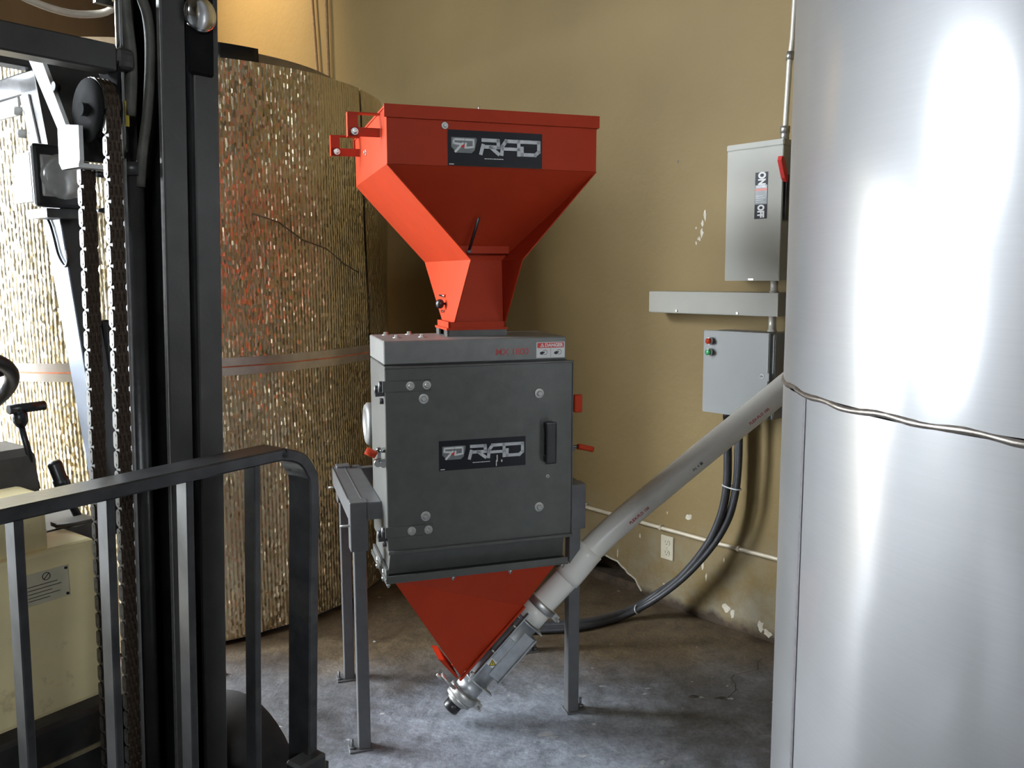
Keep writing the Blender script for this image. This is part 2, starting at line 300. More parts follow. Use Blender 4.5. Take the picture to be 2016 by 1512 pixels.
def thing(name, label, cat, loc=(0,0,0), rot=(0,0,0), group=None):
    o = bpy.data.objects.new(name, None); COL.objects.link(o); o.location = loc; o.rotation_euler = rot
    o.empty_display_size = 0.1; o['label'] = label; o['category'] = cat
    if group: o['group'] = group
    return o
def tag(o, label, cat, group=None):
    o['label'] = label; o['category'] = cat
    if group: o['group'] = group
    return o
def struct(name, m, build):
    bm = bmesh.new(); build(bm); o = ob(name, bm, m); o['kind'] = 'structure'; return o
def child(name, bm, m, parent, label=None):
    o = ob(name, bm, m, parent)
    if label: o['label'] = label
    return o
def lettering(body, size, mtx, m, parent, name='lettering', ext=0.0004, bold=0.0, align='CENTER', sx=1.0):
    cu = bpy.data.curves.new('t', 'FONT'); cu.body = body; cu.size = size; cu.extrude = ext; cu.offset = bold
    cu.align_x = align; cu.align_y = 'CENTER'; cu.resolution_u = 3
    t = bpy.data.objects.new('t', cu); COL.objects.link(t)
    dg = bpy.context.evaluated_depsgraph_get(); me = bpy.data.meshes.new_from_object(t.evaluated_get(dg))
    bpy.data.objects.remove(t); me.transform(mtx @ Matrix.Diagonal((sx, 1, 1, 1))); me.materials.clear(); me.materials.append(m); me.name = name
    o = bpy.data.objects.new(name, me); COL.objects.link(o); o.parent = parent
    return o
def plane_mtx(origin, xdir, ydir):
    x = Vector(xdir).normalized(); y = Vector(ydir).normalized(); z = x.cross(y)
    return Matrix(((x.x, y.x, z.x, origin[0]), (x.y, y.y, z.y, origin[1]), (x.z, y.z, z.z, origin[2]), (0,0,0,1)))

# ------------------------------------------------------------------ room shell
WA = V(0.718, 3.751, 0); WT = V(0.672, -0.740, 0).normalized(); WN = V(-WT.y*-1, 0, 0)
WN = V(WT.y, -WT.x, 0)                      # into the room
def W(s, o, z): return WA+WT*s+WN*o+V(0, 0, z)
S0, S1 = -6.4, 17.4
HOLE = [(-0.62, 0.0), (-0.57, 0.05), (-0.50, 0.085), (-0.44, 0.125), (-0.385, 0.147), (-0.35, 0.139), (-0.309, 0.136), (-0.285, 0.118), (-0.262, 0.108), (-0.244, 0.092), (-0.22, 0.085), (-0.196, 0.074), (-0.18, 0.05), (-0.158, 0.026), (-0.12, 0.008), (-0.105, 0.0)]
def f_wall(bm):
    # plasterboard skin with the broken-away piece at the floor
    poly = [(S0, 0)]+HOLE+[(S1, 0), (S1, ZC), (S0, ZC)]
    prism(bm, poly, lambda s, z, d: W(s, d, z), -0.022, 0.0)
wall_back = struct('wall_back', wallm, f_wall)
part('plaster_edge', plaster, wall_back, lambda bm: [prism(bm, [(s0, z0), (s1, z1), (s1+0.006, z1+0.007), (s0+0.006, z0+0.007)], lambda s, z, d: W(s, d, z), 0.0, 0.0015) for (s0, z0), (s1, z1) in list(zip(HOLE, HOLE[1:]))[4:13]])
part('cavity_backing', wood, wall_back, lambda bm: prism(bm, [(S0, -0.01), (S1, -0.01), (S1, ZC), (S0, ZC)], lambda s, z, d: W(s, d, z), -0.16, -0.12))
part('sill_plate', wood, wall_back, lambda bm: prism(bm, [(-1.2, 0), (0.3, 0), (0.3, 0.045), (-1.2, 0.045)], lambda s, z, d: W(s, d, z), -0.11, -0.024))
def chip(s, z, w, h, n=9, seed=1):
    r = random.Random(seed)
    return [(s+cos(2*pi*i/n)*w*r.uniform(0.45, 1.1), z+sin(2*pi*i/n)*h*r.uniform(0.45, 1.1)) for i in range(n)]
for i, (s, z, w, h) in enumerate(((0.164,1.79,0.007,0.030),(0.152,1.755,0.008,0.016),(0.150,1.715,0.009,0.024),(0.138,1.69,0.010,0.012),(0.122,1.672,0.005,0.009),(0.120,1.735,0.004,0.006),
        (0.107,0.45,0.020,0.014),(0.118,0.46,0.012,0.008),(-0.009,0.447,0.004,0.010),(-0.168,0.30,0.006,0.016),(-0.306,0.18,0.005,0.03),(-0.02,0.10,0.012,0.006),(0.318,0.085,0.028,0.022),(0.35,0.07,0.014,0.03),(0.487,0.055,0.02,0.03),(0.52,0.035,0.022,0.02),(0.19,0.255,0.008,0.03),(0.21,0.20,0.005,0.02),(0.30,0.30,0.004,0.012))):
    part('paint_chip', plaster, wall_back, lambda bm: prism(bm, chip(s, z, w, h, 10, i), lambda a, b, d: W(a, d, b), -0.001, 0.0012))
part('screw_hole', black, wall_back, lambda bm: prism(bm, chip(0.019, 2.025, 0.006, 0.008, 8, 3), lambda a, b, d: W(a, d, b), -0.001, 0.0012))
def f_wl(bm):
    # solid wall around the roll-up door and the window above it
    ys = sorted({YF-0.2, DOOR[0], DOOR[1], WIN[0], WIN[1], 9.6}); zs = sorted({0, DOOR[3], WIN[2], WIN[3], ZC})
    for a, b in zip(ys, ys[1:]):
        for c, d in zip(zs, zs[1:]):
            ym, zm = (a+b)/2, (c+d)/2
            if any(q[0] < ym < q[1] and q[2] < zm < q[3] for q in (DOOR, WIN)): continue
            box(bm, (XL-0.2, a, c), (XL, b, d))
darkwall = mat('dark_block_wall', (0.16, 0.13, 0.10), 0.8, 0, 0.1, 3)
wl = struct('wall_left', darkwall, f_wl)
def f_wf(bm):
    x0, x1, z0, z1 = FILL_WIN
    for a, b, c, d in ((XL-0.2, x0, 0, ZC), (x1, 12.6, 0, ZC), (x0, x1, 0, z0), (x0, x1, z1, ZC)): box(bm, (a, YF-0.2, c), (b, YF, d))
struct('wall_front', darkwall, f_wf)
struct('ceiling', ceilm, lambda bm: box(bm, (XL-0.3, YF-0.3, ZC), (12.8, 9.8, ZC+0.15)))
fl = struct('floor', floorm, lambda bm: box(bm, (XL-0.2, YF-0.2, -0.12), (12.7, 9.7, 0)))
struct('ground_outside', yardm, lambda bm: (box(bm, (-40, -30, -0.3), (XL-0.2, 30, -0.02)), box(bm, (XL-0.2, -30, -0.3), (30, YF-0.2, -0.02))))
struct('sky_blocker', mat('sky_blocker_dark', (0.15, 0.14, 0.13), 0.9, 0, 0.1, 3), lambda bm: box(bm, (-6.4, -14.0, -0.1), (-6.0, 1.9, 3.6)))  # added unseen wall that keeps sky light off the long wall
mat('pale_flake', (0.30, 0.30, 0.30), 0.7, 0, 0.25, 60)
def strip(pts, w):
    out = []
    for i, p in enumerate(pts):
        out.append((p[0]+w*(0.6+0.4*random.random()), p[1]))
    for p in reversed(pts): out.append((p[0]-w*(0.6+0.4*random.random()), p[1]-w*0.4))
    return out
crack = [(0.665+0.10, 2.87), (0.80, 2.92), (0.825, 2.95), (0.835, 3.0), (0.83, 3.04), (0.85, 3.07), (0.90, 3.09), (0.955, 3.11), (0.97, 3.17), (1.0, 3.21)]
part('crack', dirtm, fl, lambda bm: prism(bm, strip(crack, 0.0022), lambda x, y, d: V(x, y, d), -0.001, 0.0008))
for i, (x, y, w, h) in enumerate(((0.655,2.905,0.022,0.014),(0.755,2.892,0.03,0.013))):
    part('chipped_pit', dirtm, fl, lambda bm: prism(bm, chip(x, y, w, h, 12, 20+i), lambda a, b, d: V(a, b, d), -0.001, 0.0008))
for i, (x, y, w, h) in enumerate(((0.685,2.898,0.012,0.008),(0.79,2.886,0.014,0.008),(0.40,2.47,0.02,0.012),(0.47,2.49,0.014,0.012),(0.22,2.53,0.02,0.01),(0.33,2.99,0.02,0.008),(0.50,2.97,0.012,0.006),(0.10,2.66,0.03,0.02),(0.13,2.64,0.02,0.012))):
    part('pale_flake', MATS['pale_flake'], fl, lambda bm: prism(bm, chip(x, y, w, h, 11, 40+i), lambda a, b, d: V(a, b, d), -0.001, 0.0012))
# ------------------------------------------------------------------ stainless tank (near, right)
def ring_wall(bm, cx, cy, r, z0, z1, n=160, uv=None, a0=0.0, a1=2*pi, top=False, nz=1):
    full = abs(a1-a0-2*pi) < 1e-6; A = [a0+(a1-a0)*i/n for i in range(n+(0 if full else 1))]
    Z = [z0+(z1-z0)*k/nz for k in range(nz+1)]
    rr = r if callable(r) else (lambda a, z: r)
    Vs = [[bm.verts.new((cx+cos(a)*rr(a, z), cy+sin(a)*rr(a, z), z)) for a in A] for z in Z]
    L = bm.loops.layers.uv.verify() if uv else None; m = len(A)
    for k in range(nz):
        for i in range(m if full else m-1):
            j = (i+1) % m
            f = bm.faces.new((Vs[k][i], Vs[k][j], Vs[k+1][j], Vs[k+1][i])); f.smooth = True
            if L:
                base = rr(0, z0)
                for lp, (ii, kk) in zip(f.loops, ((i, k), (i+1, k), (i+1, k+1), (i, k+1))):
                    lp[L].uv = ((a0+(a1-a0)*ii/n)*base, Z[kk])
    if top: bm.faces.new(Vs[-1])
    return Vs
TX, TY, TR, TSEAM = 1.282, 1.462, 0.765, 1.333
st = thing('stainless_tank', 'large brushed stainless steel tank with a wavy horizontal weld seam, standing right of the mill', 'tank', (TX, TY, 0))
part('upper_shell', steelm, st, lambda bm: ring_wall(bm, 0, 0, TR, TSEAM+0.004, 3.4, 160, top=True))
part('lower_shell', steelm, st, lambda bm: ring_wall(bm, 0, 0, TR, 0.0, TSEAM-0.004, 160))
def f_weld(bm):
    n = 220; rows = []
    for k, (dr, dz) in enumerate(((0.0, -0.0055), (0.0035, -0.003), (0.0045, 0.0), (0.0035, 0.003), (0.0, 0.0055))):
        rows.append([V(cos(2*pi*i/n)*(TR+dr-0.0008+0.0012*sin(i*1.7)), sin(2*pi*i/n)*(TR+dr-0.0008+0.0012*sin(i*1.7)), TSEAM+dz+0.0022*sin(i*0.9)+0.0016*sin(i*0.37)) for i in range(n)])
    vs = [[bm.verts.new(p) for p in r] for r in rows]
    for a, b in zip(vs, vs[1:]):
        for i in range(n):
            f = bm.faces.new((a[i], a[(i+1) % n], b[(i+1) % n], b[i])); f.smooth = True
weldm = mat('weld_bead', (0.30, 0.27, 0.24), 0.38, 0.9, 0.3, 60)
part('weld_seam', weldm, st, f_weld)
va = radians(180)
def f_vw(bm):
    ring_wall(bm, 0, 0, TR+0.0012, 0.0, TSEAM-0.006, 3, a0=va-0.008, a1=va+0.008)
part('vertical_weld', mat('vertical_weld_metal', (0.20, 0.19, 0.20), 0.6, 0.8, 0.2, 60), st, f_vw)

# ------------------------------------------------------------------ foil wrapped tank (behind the forklift)
FX, FY, FR_, FTOP, FS = -1.709, 4.322, 1.066, 2.40, 1.19
ft = thing('insulated_tank', 'big round tank wrapped in ribbed silver foil insulation behind the forklift mast', 'tank', (FX, FY, 0))
def wob(base):
    return lambda a, z: base+0.004*sin(a*9+z*3)+0.003*sin(a*23+z*1.3)+0.003*sin(z*7+a*4)
SE = radians(-17.5)        # the vertical overlap of the upper wrap
part('upper_wrap', foilm, ft, lambda bm: ring_wall(bm, 0, 0, wob(FR_), FS-0.01, FTOP, 150, uv=True, a0=SE-2*pi+0.02, a1=SE, nz=10))
part('overlap_wrap', foilm, ft, lambda bm: ring_wall(bm, 0, 0, wob(FR_-0.008), FS-0.01, FTOP-0.004, 30, uv=True, a0=SE-0.1, a1=SE+1.3, nz=8))
part('lower_wrap', foilm, ft, lambda bm: ring_wall(bm, 0, 0, wob(FR_-0.002), 0.02, FS+0.01, 150, uv=True, a0=SE-2*pi+1.2, a1=SE+1.2, nz=8))
part('seam_tape', tape_m, ft, lambda bm: ring_wall(bm, 0, 0, lambda a, z: wob(FR_)(a, z)+0.003, FS-0.045, FS+0.028, 120, nz=2))
part('tape_edge', mat('orange_tape_line', (0.62, 0.20, 0.10), 0.45, 0.3, 0.2, 30), ft, lambda bm: ring_wall(bm, 0, 0, lambda a, z: wob(FR_)(a, z)+0.0042, FS-0.012, FS-0.006, 120))
part('tank_base', MATS['black_rubber'], ft, lambda bm: ring_wall(bm, 0, 0, FR_-0.03, 0.0, 0.05, 90))
part('tank_lid', brownpipe, ft, lambda bm: lathe(bm, (0, 0, FTOP-0.04), (0, 0, 1), [(0, FR_-0.02), (0.02, FR_-0.03), (0.05, 0.80), (0.06, 0.5), (0.08, 0.2)], 90))
RR_ = 0.84
part('top_rim', brownpipe, ft, lambda bm: tube(bm, [(cos(2*pi*i/90)*RR_, sin(2*pi*i/90)*RR_, FTOP+0.055) for i in range(90)], 0.042, 12, closed=True))
def f_clampband(bm):
    a = radians(-49.5)
    pts = [(cos(a+t)*RR_, sin(a+t)*RR_, FTOP+0.050) for t in [-0.105+0.21*i/8 for i in range(9)]]
    tube(bm, pts, 0.04, 10, sect=[(-0.052, -0.052), (0.052, -0.052), (0.052, 0.052), (-0.052, 0.052)])
part('rim_clamp', black, ft, f_clampband, label='black clamp block on the rim')
part('crease', mat('crease_dark_brown', (0.16, 0.12, 0.08), 0.5, 0.4, 0.2, 30), ft, lambda bm: tube(bm, [(cos(radians(a))*(FR_+0.003), sin(radians(a))*(FR_+0.003), z) for a, z in ((-52, 1.80), (-46, 1.77), (-40, 1.70), (-33, 1.665), (-27, 1.60), (-21, 1.56))], 0.0028, 6))  # crease drawn as a thin dark brown line

# ------------------------------------------------------------------ grain mill
ml = thing('grain_mill', 'grey steel grain mill with red feed hopper on top, standing on four legs', 'grain mill', (-0.1155, 2.5891, 0), (0.0052, 0.0076, 0.3109))
def gz0(X, Y): return 0.0076*X-0.0052*Y
HX0, HX1, HY0, HY1, HZ0, HZ1 = -0.2795, 0.3667, -0.0496, 0.6178, 1.8616, 2.02
def sheet(bm, quads):
    for q in quads:
        bm.faces.new([bm.verts.new(p) for p in q])
    bmesh.ops.remove_doubles(bm, verts=bm.verts[:], dist=0.0004)
def rect(x0, x1, y0, y1, z): return [V(x0, y0, z), V(x1, y0, z), V(x1, y1, z), V(x0, y1, z)]
def loft(a, b): return [[a[i], a[(i+1) % 4], b[(i+1) % 4], b[i]] for i in range(4)]
def solid(o, t=0.003):
    md = o.modifiers.new('thickness', 'SOLIDIFY'); md.thickness = t; md.offset = -1; return o
NZ, NBZ = 1.592, 1.394           # where the slopes meet the neck, and the neck's foot
NX0, NX1 = -0.033, 0.127
solid(part('feed_hopper', red, ml, lambda bm: sheet(bm, loft(rect(HX0, HX1, HY0, HY1, HZ1), rect(HX0, HX1, HY0, HY1, HZ0)))))
# full-depth side plates; the front and back plates slope in between them
solid(part('side_plate', red, ml, lambda bm: sheet(bm, [[V(HX0, HY0, HZ0), V(HX0, HY1, HZ0), V(NX0, HY1-0.012, NZ), V(NX0, HY0, NZ)], [V(NX0, HY0, NZ), V(NX0, HY1-0.012, NZ), V(NX0-0.014, 0.272, NBZ), V(NX0-0.012, 0.112, NBZ)]])))
solid(part('side_plate', red, ml, lambda bm: sheet(bm, [[V(HX1, HY0, HZ0), V(HX1, HY1, HZ0), V(NX1, HY1-0.012, NZ), V(NX1, HY0, NZ)], [V(NX1, HY0, NZ), V(NX1, HY1-0.012, NZ), V(NX1-0.004, 0.272, NBZ), V(NX1-0.004, 0.112, NBZ)]])))
k_ = (HZ0-1.62)/(HZ0-NZ)
LX, RX = HX0+k_*(NX0-HX0), HX1+k_*(NX1-HX1)
solid(part('front_plate', red, ml, lambda bm: sheet(bm, [[V(HX0, HY0+0.002, HZ0), V(HX1, HY0+0.002, HZ0), V(RX, 0.155, 1.62), V(LX, 0.155, 1.62)]])))
solid(part('back_plate', red, ml, lambda bm: sheet(bm, [[V(HX0, HY1-0.002, HZ0), V(HX1, HY1-0.002, HZ0), V(RX, 0.40, 1.62), V(LX, 0.40, 1.62)]])))
def neck(y1, y2, y3):
    return [[V(LX, y1, 1.62), V(RX, y1, 1.62), V(NX1, y2, NZ), V(NX0, y2, NZ)], [V(NX0, y2, NZ), V(NX1, y2, NZ), V(NX1-0.005, y3, NBZ), V(NX0-0.011, y3, NBZ)]]
solid(part('hopper_neck', red, ml, lambda bm: sheet(bm, neck(0.160, 0.165, 0.135)+neck(0.395, 0.385, 0.262))))
def f_hrim(bm):
    p = 0.007; z0, z1 = HZ1-0.03, HZ1+0.006
    box(bm, (HX0-p, HY0-p, z0), (HX1+p, HY0, z1)); box(bm, (HX0-p, HY1, z0), (HX1+p, HY1+p, z1))
    box(bm, (HX1, HY0, z0), (HX1+p, HY1, z1))
    box(bm, (HX0-0.003, HY0, z1-0.006), (HX0+0.02, HY1, z1)); box(bm, (HX0, HY0, z1-0.006), (HX1, HY0+0.02, z1)); box(bm, (HX1-0.02, HY0, z1-0.006), (HX1, HY1, z1))
rim = part('hopper_rim', red, ml, f_hrim)
def f_nf(bm):
    box(bm, (-0.073, 0.108, 1.370), (0.131, 0.276, 1.377))
    box(bm, (-0.066, 0.113, 1.377), (0.126, 0.120, 1.396)); box(bm, (-0.066, 0.265, 1.377), (0.126, 0.272, 1.396))
    box(bm, (-0.066, 0.113, 1.377), (-0.059, 0.272, 1.396)); box(bm, (0.119, 0.113, 1.377), (0.126, 0.272, 1.396))
part('neck_flange', red, ml, f_nf)
def f_collar(bm):
    box(bm, (-0.070, 0.112, 1.349), (0.128, 0.118, 1.370)); box(bm, (-0.070, 0.266, 1.349), (0.128, 0.272, 1.370))
    box(bm, (0.120, 0.118, 1.349), (0.128, 0.266, 1.370)); box(bm, (-0.070, 0.112, 1.349), (-0.064, 0.150, 1.370)); box(bm, (-0.070, 0.23, 1.349), (-0.064, 0.266, 1.370))
    box(bm, (-0.055, 0.118, 1.349), (-0.045, 0.266, 1.370))
part('inlet_collar', dkgray, ml, f_collar)
# slide gate and its pull rod
part('slide_gate', red, ml, lambda bm: box(bm, (-0.045, 0.132, 1.614), (0.142, 0.170, 1.637)), label='red strip of the slide gate')
def f_rod(bm):
    a, b = V(0.004, 0.118, 1.620), V(0.018, 0.046, 1.721)
    tube(bm, [a, a.lerp(b, 0.5), b], 0.004, 8, sect=[(-0.0045, -0.0015), (0.0045, -0.0015), (0.0045, 0.0015), (-0.0045, 0.0015)])
    cyl(bm, a+V(0, -0.004, 0), a+V(0, 0.004, 0), 0.006, seg=12)
part('gate_handle', barsteel, ml, f_rod)
part('neck_bolt', chrome, ml, lambda bm: lathe(bm, (-0.046, 0.25, 1.475), (-1, -0.2, 0.2), [(0, 0.006), (0.006, 0.006), (0.008, 0.004), (0.02, 0.004)], 12))
part('neck_bolt', chrome, ml, lambda bm: lathe(bm, (-0.046, 0.25, 1.425), (-1, -0.2, 0), [(0, 0.005), (0.012, 0.005)], 12))
def f_knob(bm):
    cyl(bm, (-0.045, 0.24, 1.45), (-0.062, 0.235, 1.45), 0.004, seg=10)
    lathe(bm, (-0.055, 0.236, 1.45), (-1, -0.25, 0), [(0, 0.007), (0.003, 0.014), (0.010, 0.0165), (0.018, 0.0145), (0.023, 0.008), (0.0245, 0.001)], 16)
part('gate_knob', black, ml, f_knob, label='black ball knob on the neck')
hexb = bmesh.new(); hexbolt(hexb, (-0.110, HY0, 1.975), (0, -1, 0), 0.006, 0.006); child('bolt', hexb, zinc, ml)
hexb = bmesh.new(); hexbolt(hexb, (HX0, 0.36, 1.945), (-1, 0, 0), 0.006, 0.006); child('bolt', hexb, zinc, ml)
part('lid_hook', zinc, ml, lambda bm: tube(bm, [(-0.005, HY0+0.01, HZ1), (-0.005, HY0+0.01, HZ1+0.012), (-0.002, HY0+0.01, HZ1+0.018)], 0.002, 6))
# bag brackets on the hopper's left side
for Y, x0, x1 in ((0.055, -0.373, -0.281), (0.50, -0.376, -0.281)):
    z0, z1 = 1.949, 2.018
    def f_br(bm):
        box(bm, (x0, Y, z0), (x1, Y+0.004, z0+0.026)); box(bm, (x0, Y, z0), (x0+0.028, Y+0.004, z1))
        box(bm, (x0, Y-0.002, z1-0.003), (x1+0.0, Y+0.03, z1)); box(bm, (x0-0.003, Y-0.002, z0), (x0, Y+0.03, z1))
    b = part('bag_bracket', red, ml, f_br)
    q = bmesh.new(); hexbolt(q, (x0+0.018, Y, z0+0.014), (0, -1, 0), 0.0065, 0.009); child('bolt', q, zinc, b)
# housing
def f_house(bm):
    box(bm, (-0.293, 0.0, 0.69), (0.293, 0.28, 1.276), 0.003)
hs = part('housing', dkgray, ml, f_house)
part('top_cover', capgray, ml, lambda bm: box(bm, (-0.293, 0.0, 1.278), (0.293, 0.28, 1.35), 0.003))
part('cover_seam', MATS['black_plastic'], ml, lambda bm: box(bm, (-0.294, -0.0012, 1.2765), (0.294, 0.1, 1.2785)))
def f_door(bm):
    x0, x1, z0, z1 = -0.2955, 0.3098, 0.7037, 1.2751
    box(bm, (x0, -0.020, z0), (x1, -0.004, z1), 0.0025)
    box(bm, (x0, -0.026, z1-0.006), (x1, -0.004, z1), 0.001)
    box(bm, (x0, -0.032, z0-0.007), (x1, -0.004, z0+0.004), 0.0015)
    box(bm, (x1-0.004, -0.024, z0), (x1, -0.004, z1), 0.001)
dr = part('front_door', dkgray, ml, f_door)
for z in (1.2155, 0.766):
    part('hinge_strap', dkgray, dr, lambda bm: box(bm, (-0.303, -0.0255, z-0.0165), (-0.155, -0.020, z+0.0165), 0.001))
    def f_kn(bm):
        cyl(bm, (-0.306, -0.012, z-0.016), (-0.306, -0.012, z+0.016), 0.007, seg=12)
        box(bm, (-0.322, -0.010, z-0.03), (-0.294, 0.012, z-0.018)); cyl(bm, (-0.318, 0.0, z-0.022), (-0.318, 0.0, z+0.002), 0.0055, seg=8)
        cyl(bm, (-0.304, 0.03, z-0.050), (-0.293, 0.03, z-0.050), 0.010, seg=6)
    part('hinge_knuckle', barsteel, dr, f_kn)
for x, z, r in ((-0.219, 1.216, 0.0078), (-0.169, 1.216, 0.0078), (-0.178, 1.174, 0.0092), (0.194, 1.174, 0.0092), (-0.177, 0.807, 0.0092), (0.195, 0.804, 0.0092), (-0.222, 0.766, 0.0078), (-0.170, 0.765, 0.0078), (0.224, 0.903, 0.0035)):
    y = -0.0255 if abs(r-0.0078) < 1e-6 else -0.020
    q = bmesh.new(); hexbolt(q, (x, y, z), (0, -1, 0), r, 0.008); child('bolt', q, zinc, dr)
def f_hd(bm):
    box(bm, (0.207, -0.055, 0.950), (0.242, -0.042, 1.085), 0.005, 2)
    box(bm, (0.209, -0.048, 0.952), (0.240, -0.019, 0.975), 0.003); box(bm, (0.209, -0.048, 1.060), (0.240, -0.019, 1.083), 0.003)
part('door_handle', black, dr, f_hd)
def f_cb(bm):
    for x, y in ((-0.244, 0.245), (-0.238, 0.10), (-0.165, 0.245), (-0.160, 0.10)): hexbolt(bm, (x, y, 1.35), (0, 0, 1), 0.0085, 0.009)
for x, y in ((-0.246, 0.24), (-0.232, 0.115), (-0.168, 0.245), (-0.150, 0.12)):
    q = bmesh.new(); hexbolt(q, (x, y, 1.35), (0, 0, 1), 0.0075, 0.008); child('bolt', q, zinc, ml)
# latches
la = part('toggle_clamp', barsteel, ml, lambda bm: (box(bm, (0.293, 0.0, 1.10), (0.318, 0.03, 1.165)), cyl(bm, (0.31, -0.004, 1.112), (0.31, 0.03, 1.112), 0.007, seg=10), cyl(bm, (0.31, -0.004, 1.15), (0.31, 0.03, 1.15), 0.007, seg=10)))
part('clamp_handle', red, la, lambda bm: box(bm, (0.322, -0.004, 1.102), (0.350, 0.016, 1.160), 0.003), label='red clamp grip')
la = part('toggle_clamp', barsteel, ml, lambda bm: (box(bm, (0.293, -0.002, 0.972), (0.316, 0.03, 1.005)), cyl(bm, (0.316, -0.004, 0.985), (0.316, 0.03, 0.985), 0.010, seg=10), cyl(bm, (0.31, 0, 0.99), (0.345, 0, 0.988), 0.005, seg=8)))
part('clamp_handle', red, la, lambda bm: tube(bm, [(0.334, -0.004, 0.990), (0.350, -0.004, 0.987), (0.378, -0.005, 0.980), (0.388, -0.006, 0.977)], 0.0095, 12), label='red clamp grip')
la = part('toggle_clamp', chrome, ml, lambda bm: (box(bm, (-0.318, -0.012, 0.985), (-0.294, 0.02, 0.995)), cyl(bm, (-0.322, -0.004, 1.02), (-0.296, -0.004, 1.02), 0.008, seg=10), cyl(bm, (-0.318, -0.012, 0.982), (-0.318, 0.01, 0.982), 0.012, seg=12), cyl(bm, (-0.302, -0.014, 0.978), (-0.302, -0.002, 0.978), 0.011, seg=12), box(bm, (-0.318, -0.006, 0.99), (-0.308, 0.004, 1.03))))
part('clamp_handle', red, la, lambda bm: tube(bm, [(-0.322, 0.004, 1.004), (-0.336, 0.006, 1.012), (-0.352, 0.010, 1.020)], 0.0115, 12), label='red clamp grip')
# motor behind the housing
mo = part('motor', galv, ml, lambda bm: (cyl(bm, (-0.27, 0.37, 1.035), (0.04, 0.37, 1.035), 0.066, seg=28), box(bm, (-0.2, 0.27, 0.96), (0.0, 0.34, 1.0))))
part('fan_cover', capgray, mo, lambda bm: lathe(bm, (-0.268, 0.37, 1.035), (-1, 0, 0), [(0, 0.074), (0.026, 0.074), (0.034, 0.066), (0.036, 0.05), (0.030, 0.045), (0.030, 0.01)], 30))
# outlet transition under the door
def f_tr(bm):
    a = rect(-0.286, 0.286, -0.006, 0.272, 0.695); b = rect(-0.291, 0.290, 0.012, 0.258, 0.622)
    sheet(bm, loft(a, b)); bmesh.ops.holes_fill(bm, edges=bm.edges[:])
part('outlet_transition', dkgray, ml, f_tr)
def f_fl(bm):
    box(bm, (-0.304, -0.022, 0.602), (0.298, 0.285, 0.607), 0.001)
    box(bm, (-0.302, -0.021, 0.607), (0.296, -0.017, 0.626)); box(bm, (-0.304, -0.02, 0.612), (0.298, 0.283, 0.6165), 0.001)
    box(bm, (-0.299, 0.0, 0.614), (-0.292, 0.27, 0.640))
fl_ = part('outlet_flange', dkgray, ml, f_fl)
for x, y in ((-0.300, 0.05), (-0.300, 0.17), (-0.295, -0.012), (-0.09, -0.012), (0.10, -0.012), (0.28, -0.012)):
    part('bolt', zinc, fl_, lambda bm: (cyl(bm, (x, y, 0.588), (x, y, 0.628 if x < -0.298 else 0.604), 0.0035, seg=8), cyl(bm, (x, y, 0.594), (x, y, 0.602), 0.007, seg=6)))
# red discharge hopper: ends in an inclined mouth along the auger boot
TOPR = rect(-0.276, 0.266, 0.0, 0.262, 0.602)
LOW = [V(-0.040, 0.100, 0.205), V(0.180, 0.095, 0.425), V(0.180, 0.19, 0.425), V(-0.040, 0.195, 0.205)]
solid(part('discharge_hopper', red, ml, lambda bm: sheet(bm, loft(TOPR, LOW))))
def f_df(bm):
    d = V(0.707, 0, 0.707); n = V(-0.707, 0, 0.707)
    c0 = V(-0.046, 0.145, 0.196); L_ = 0.325
    for y0, y1 in ((0.085, 0.097), (0.193, 0.205)):
        pts = [c0+n*0.003, c0+d*L_+n*0.003, c0+d*L_-n*0.004, c0-n*0.004]
        prism(bm, [(p.x, p.z) for p in pts], lambda x, z, y: V(x, y, z), y0, y1)
    pts = [c0+V(-0.012, 0, 0.01)+V(-0.06, 0, 0.075), c0+V(-0.012, 0, 0.01), c0+V(-0.004, 0, 0.012), c0+V(-0.052, 0, 0.08)]
    prism(bm, [(p.x, p.z) for p in pts], lambda x, z, y: V(x, y, z), 0.088, 0.20)
part('hopper_mouth_flange', red, ml, f_df)
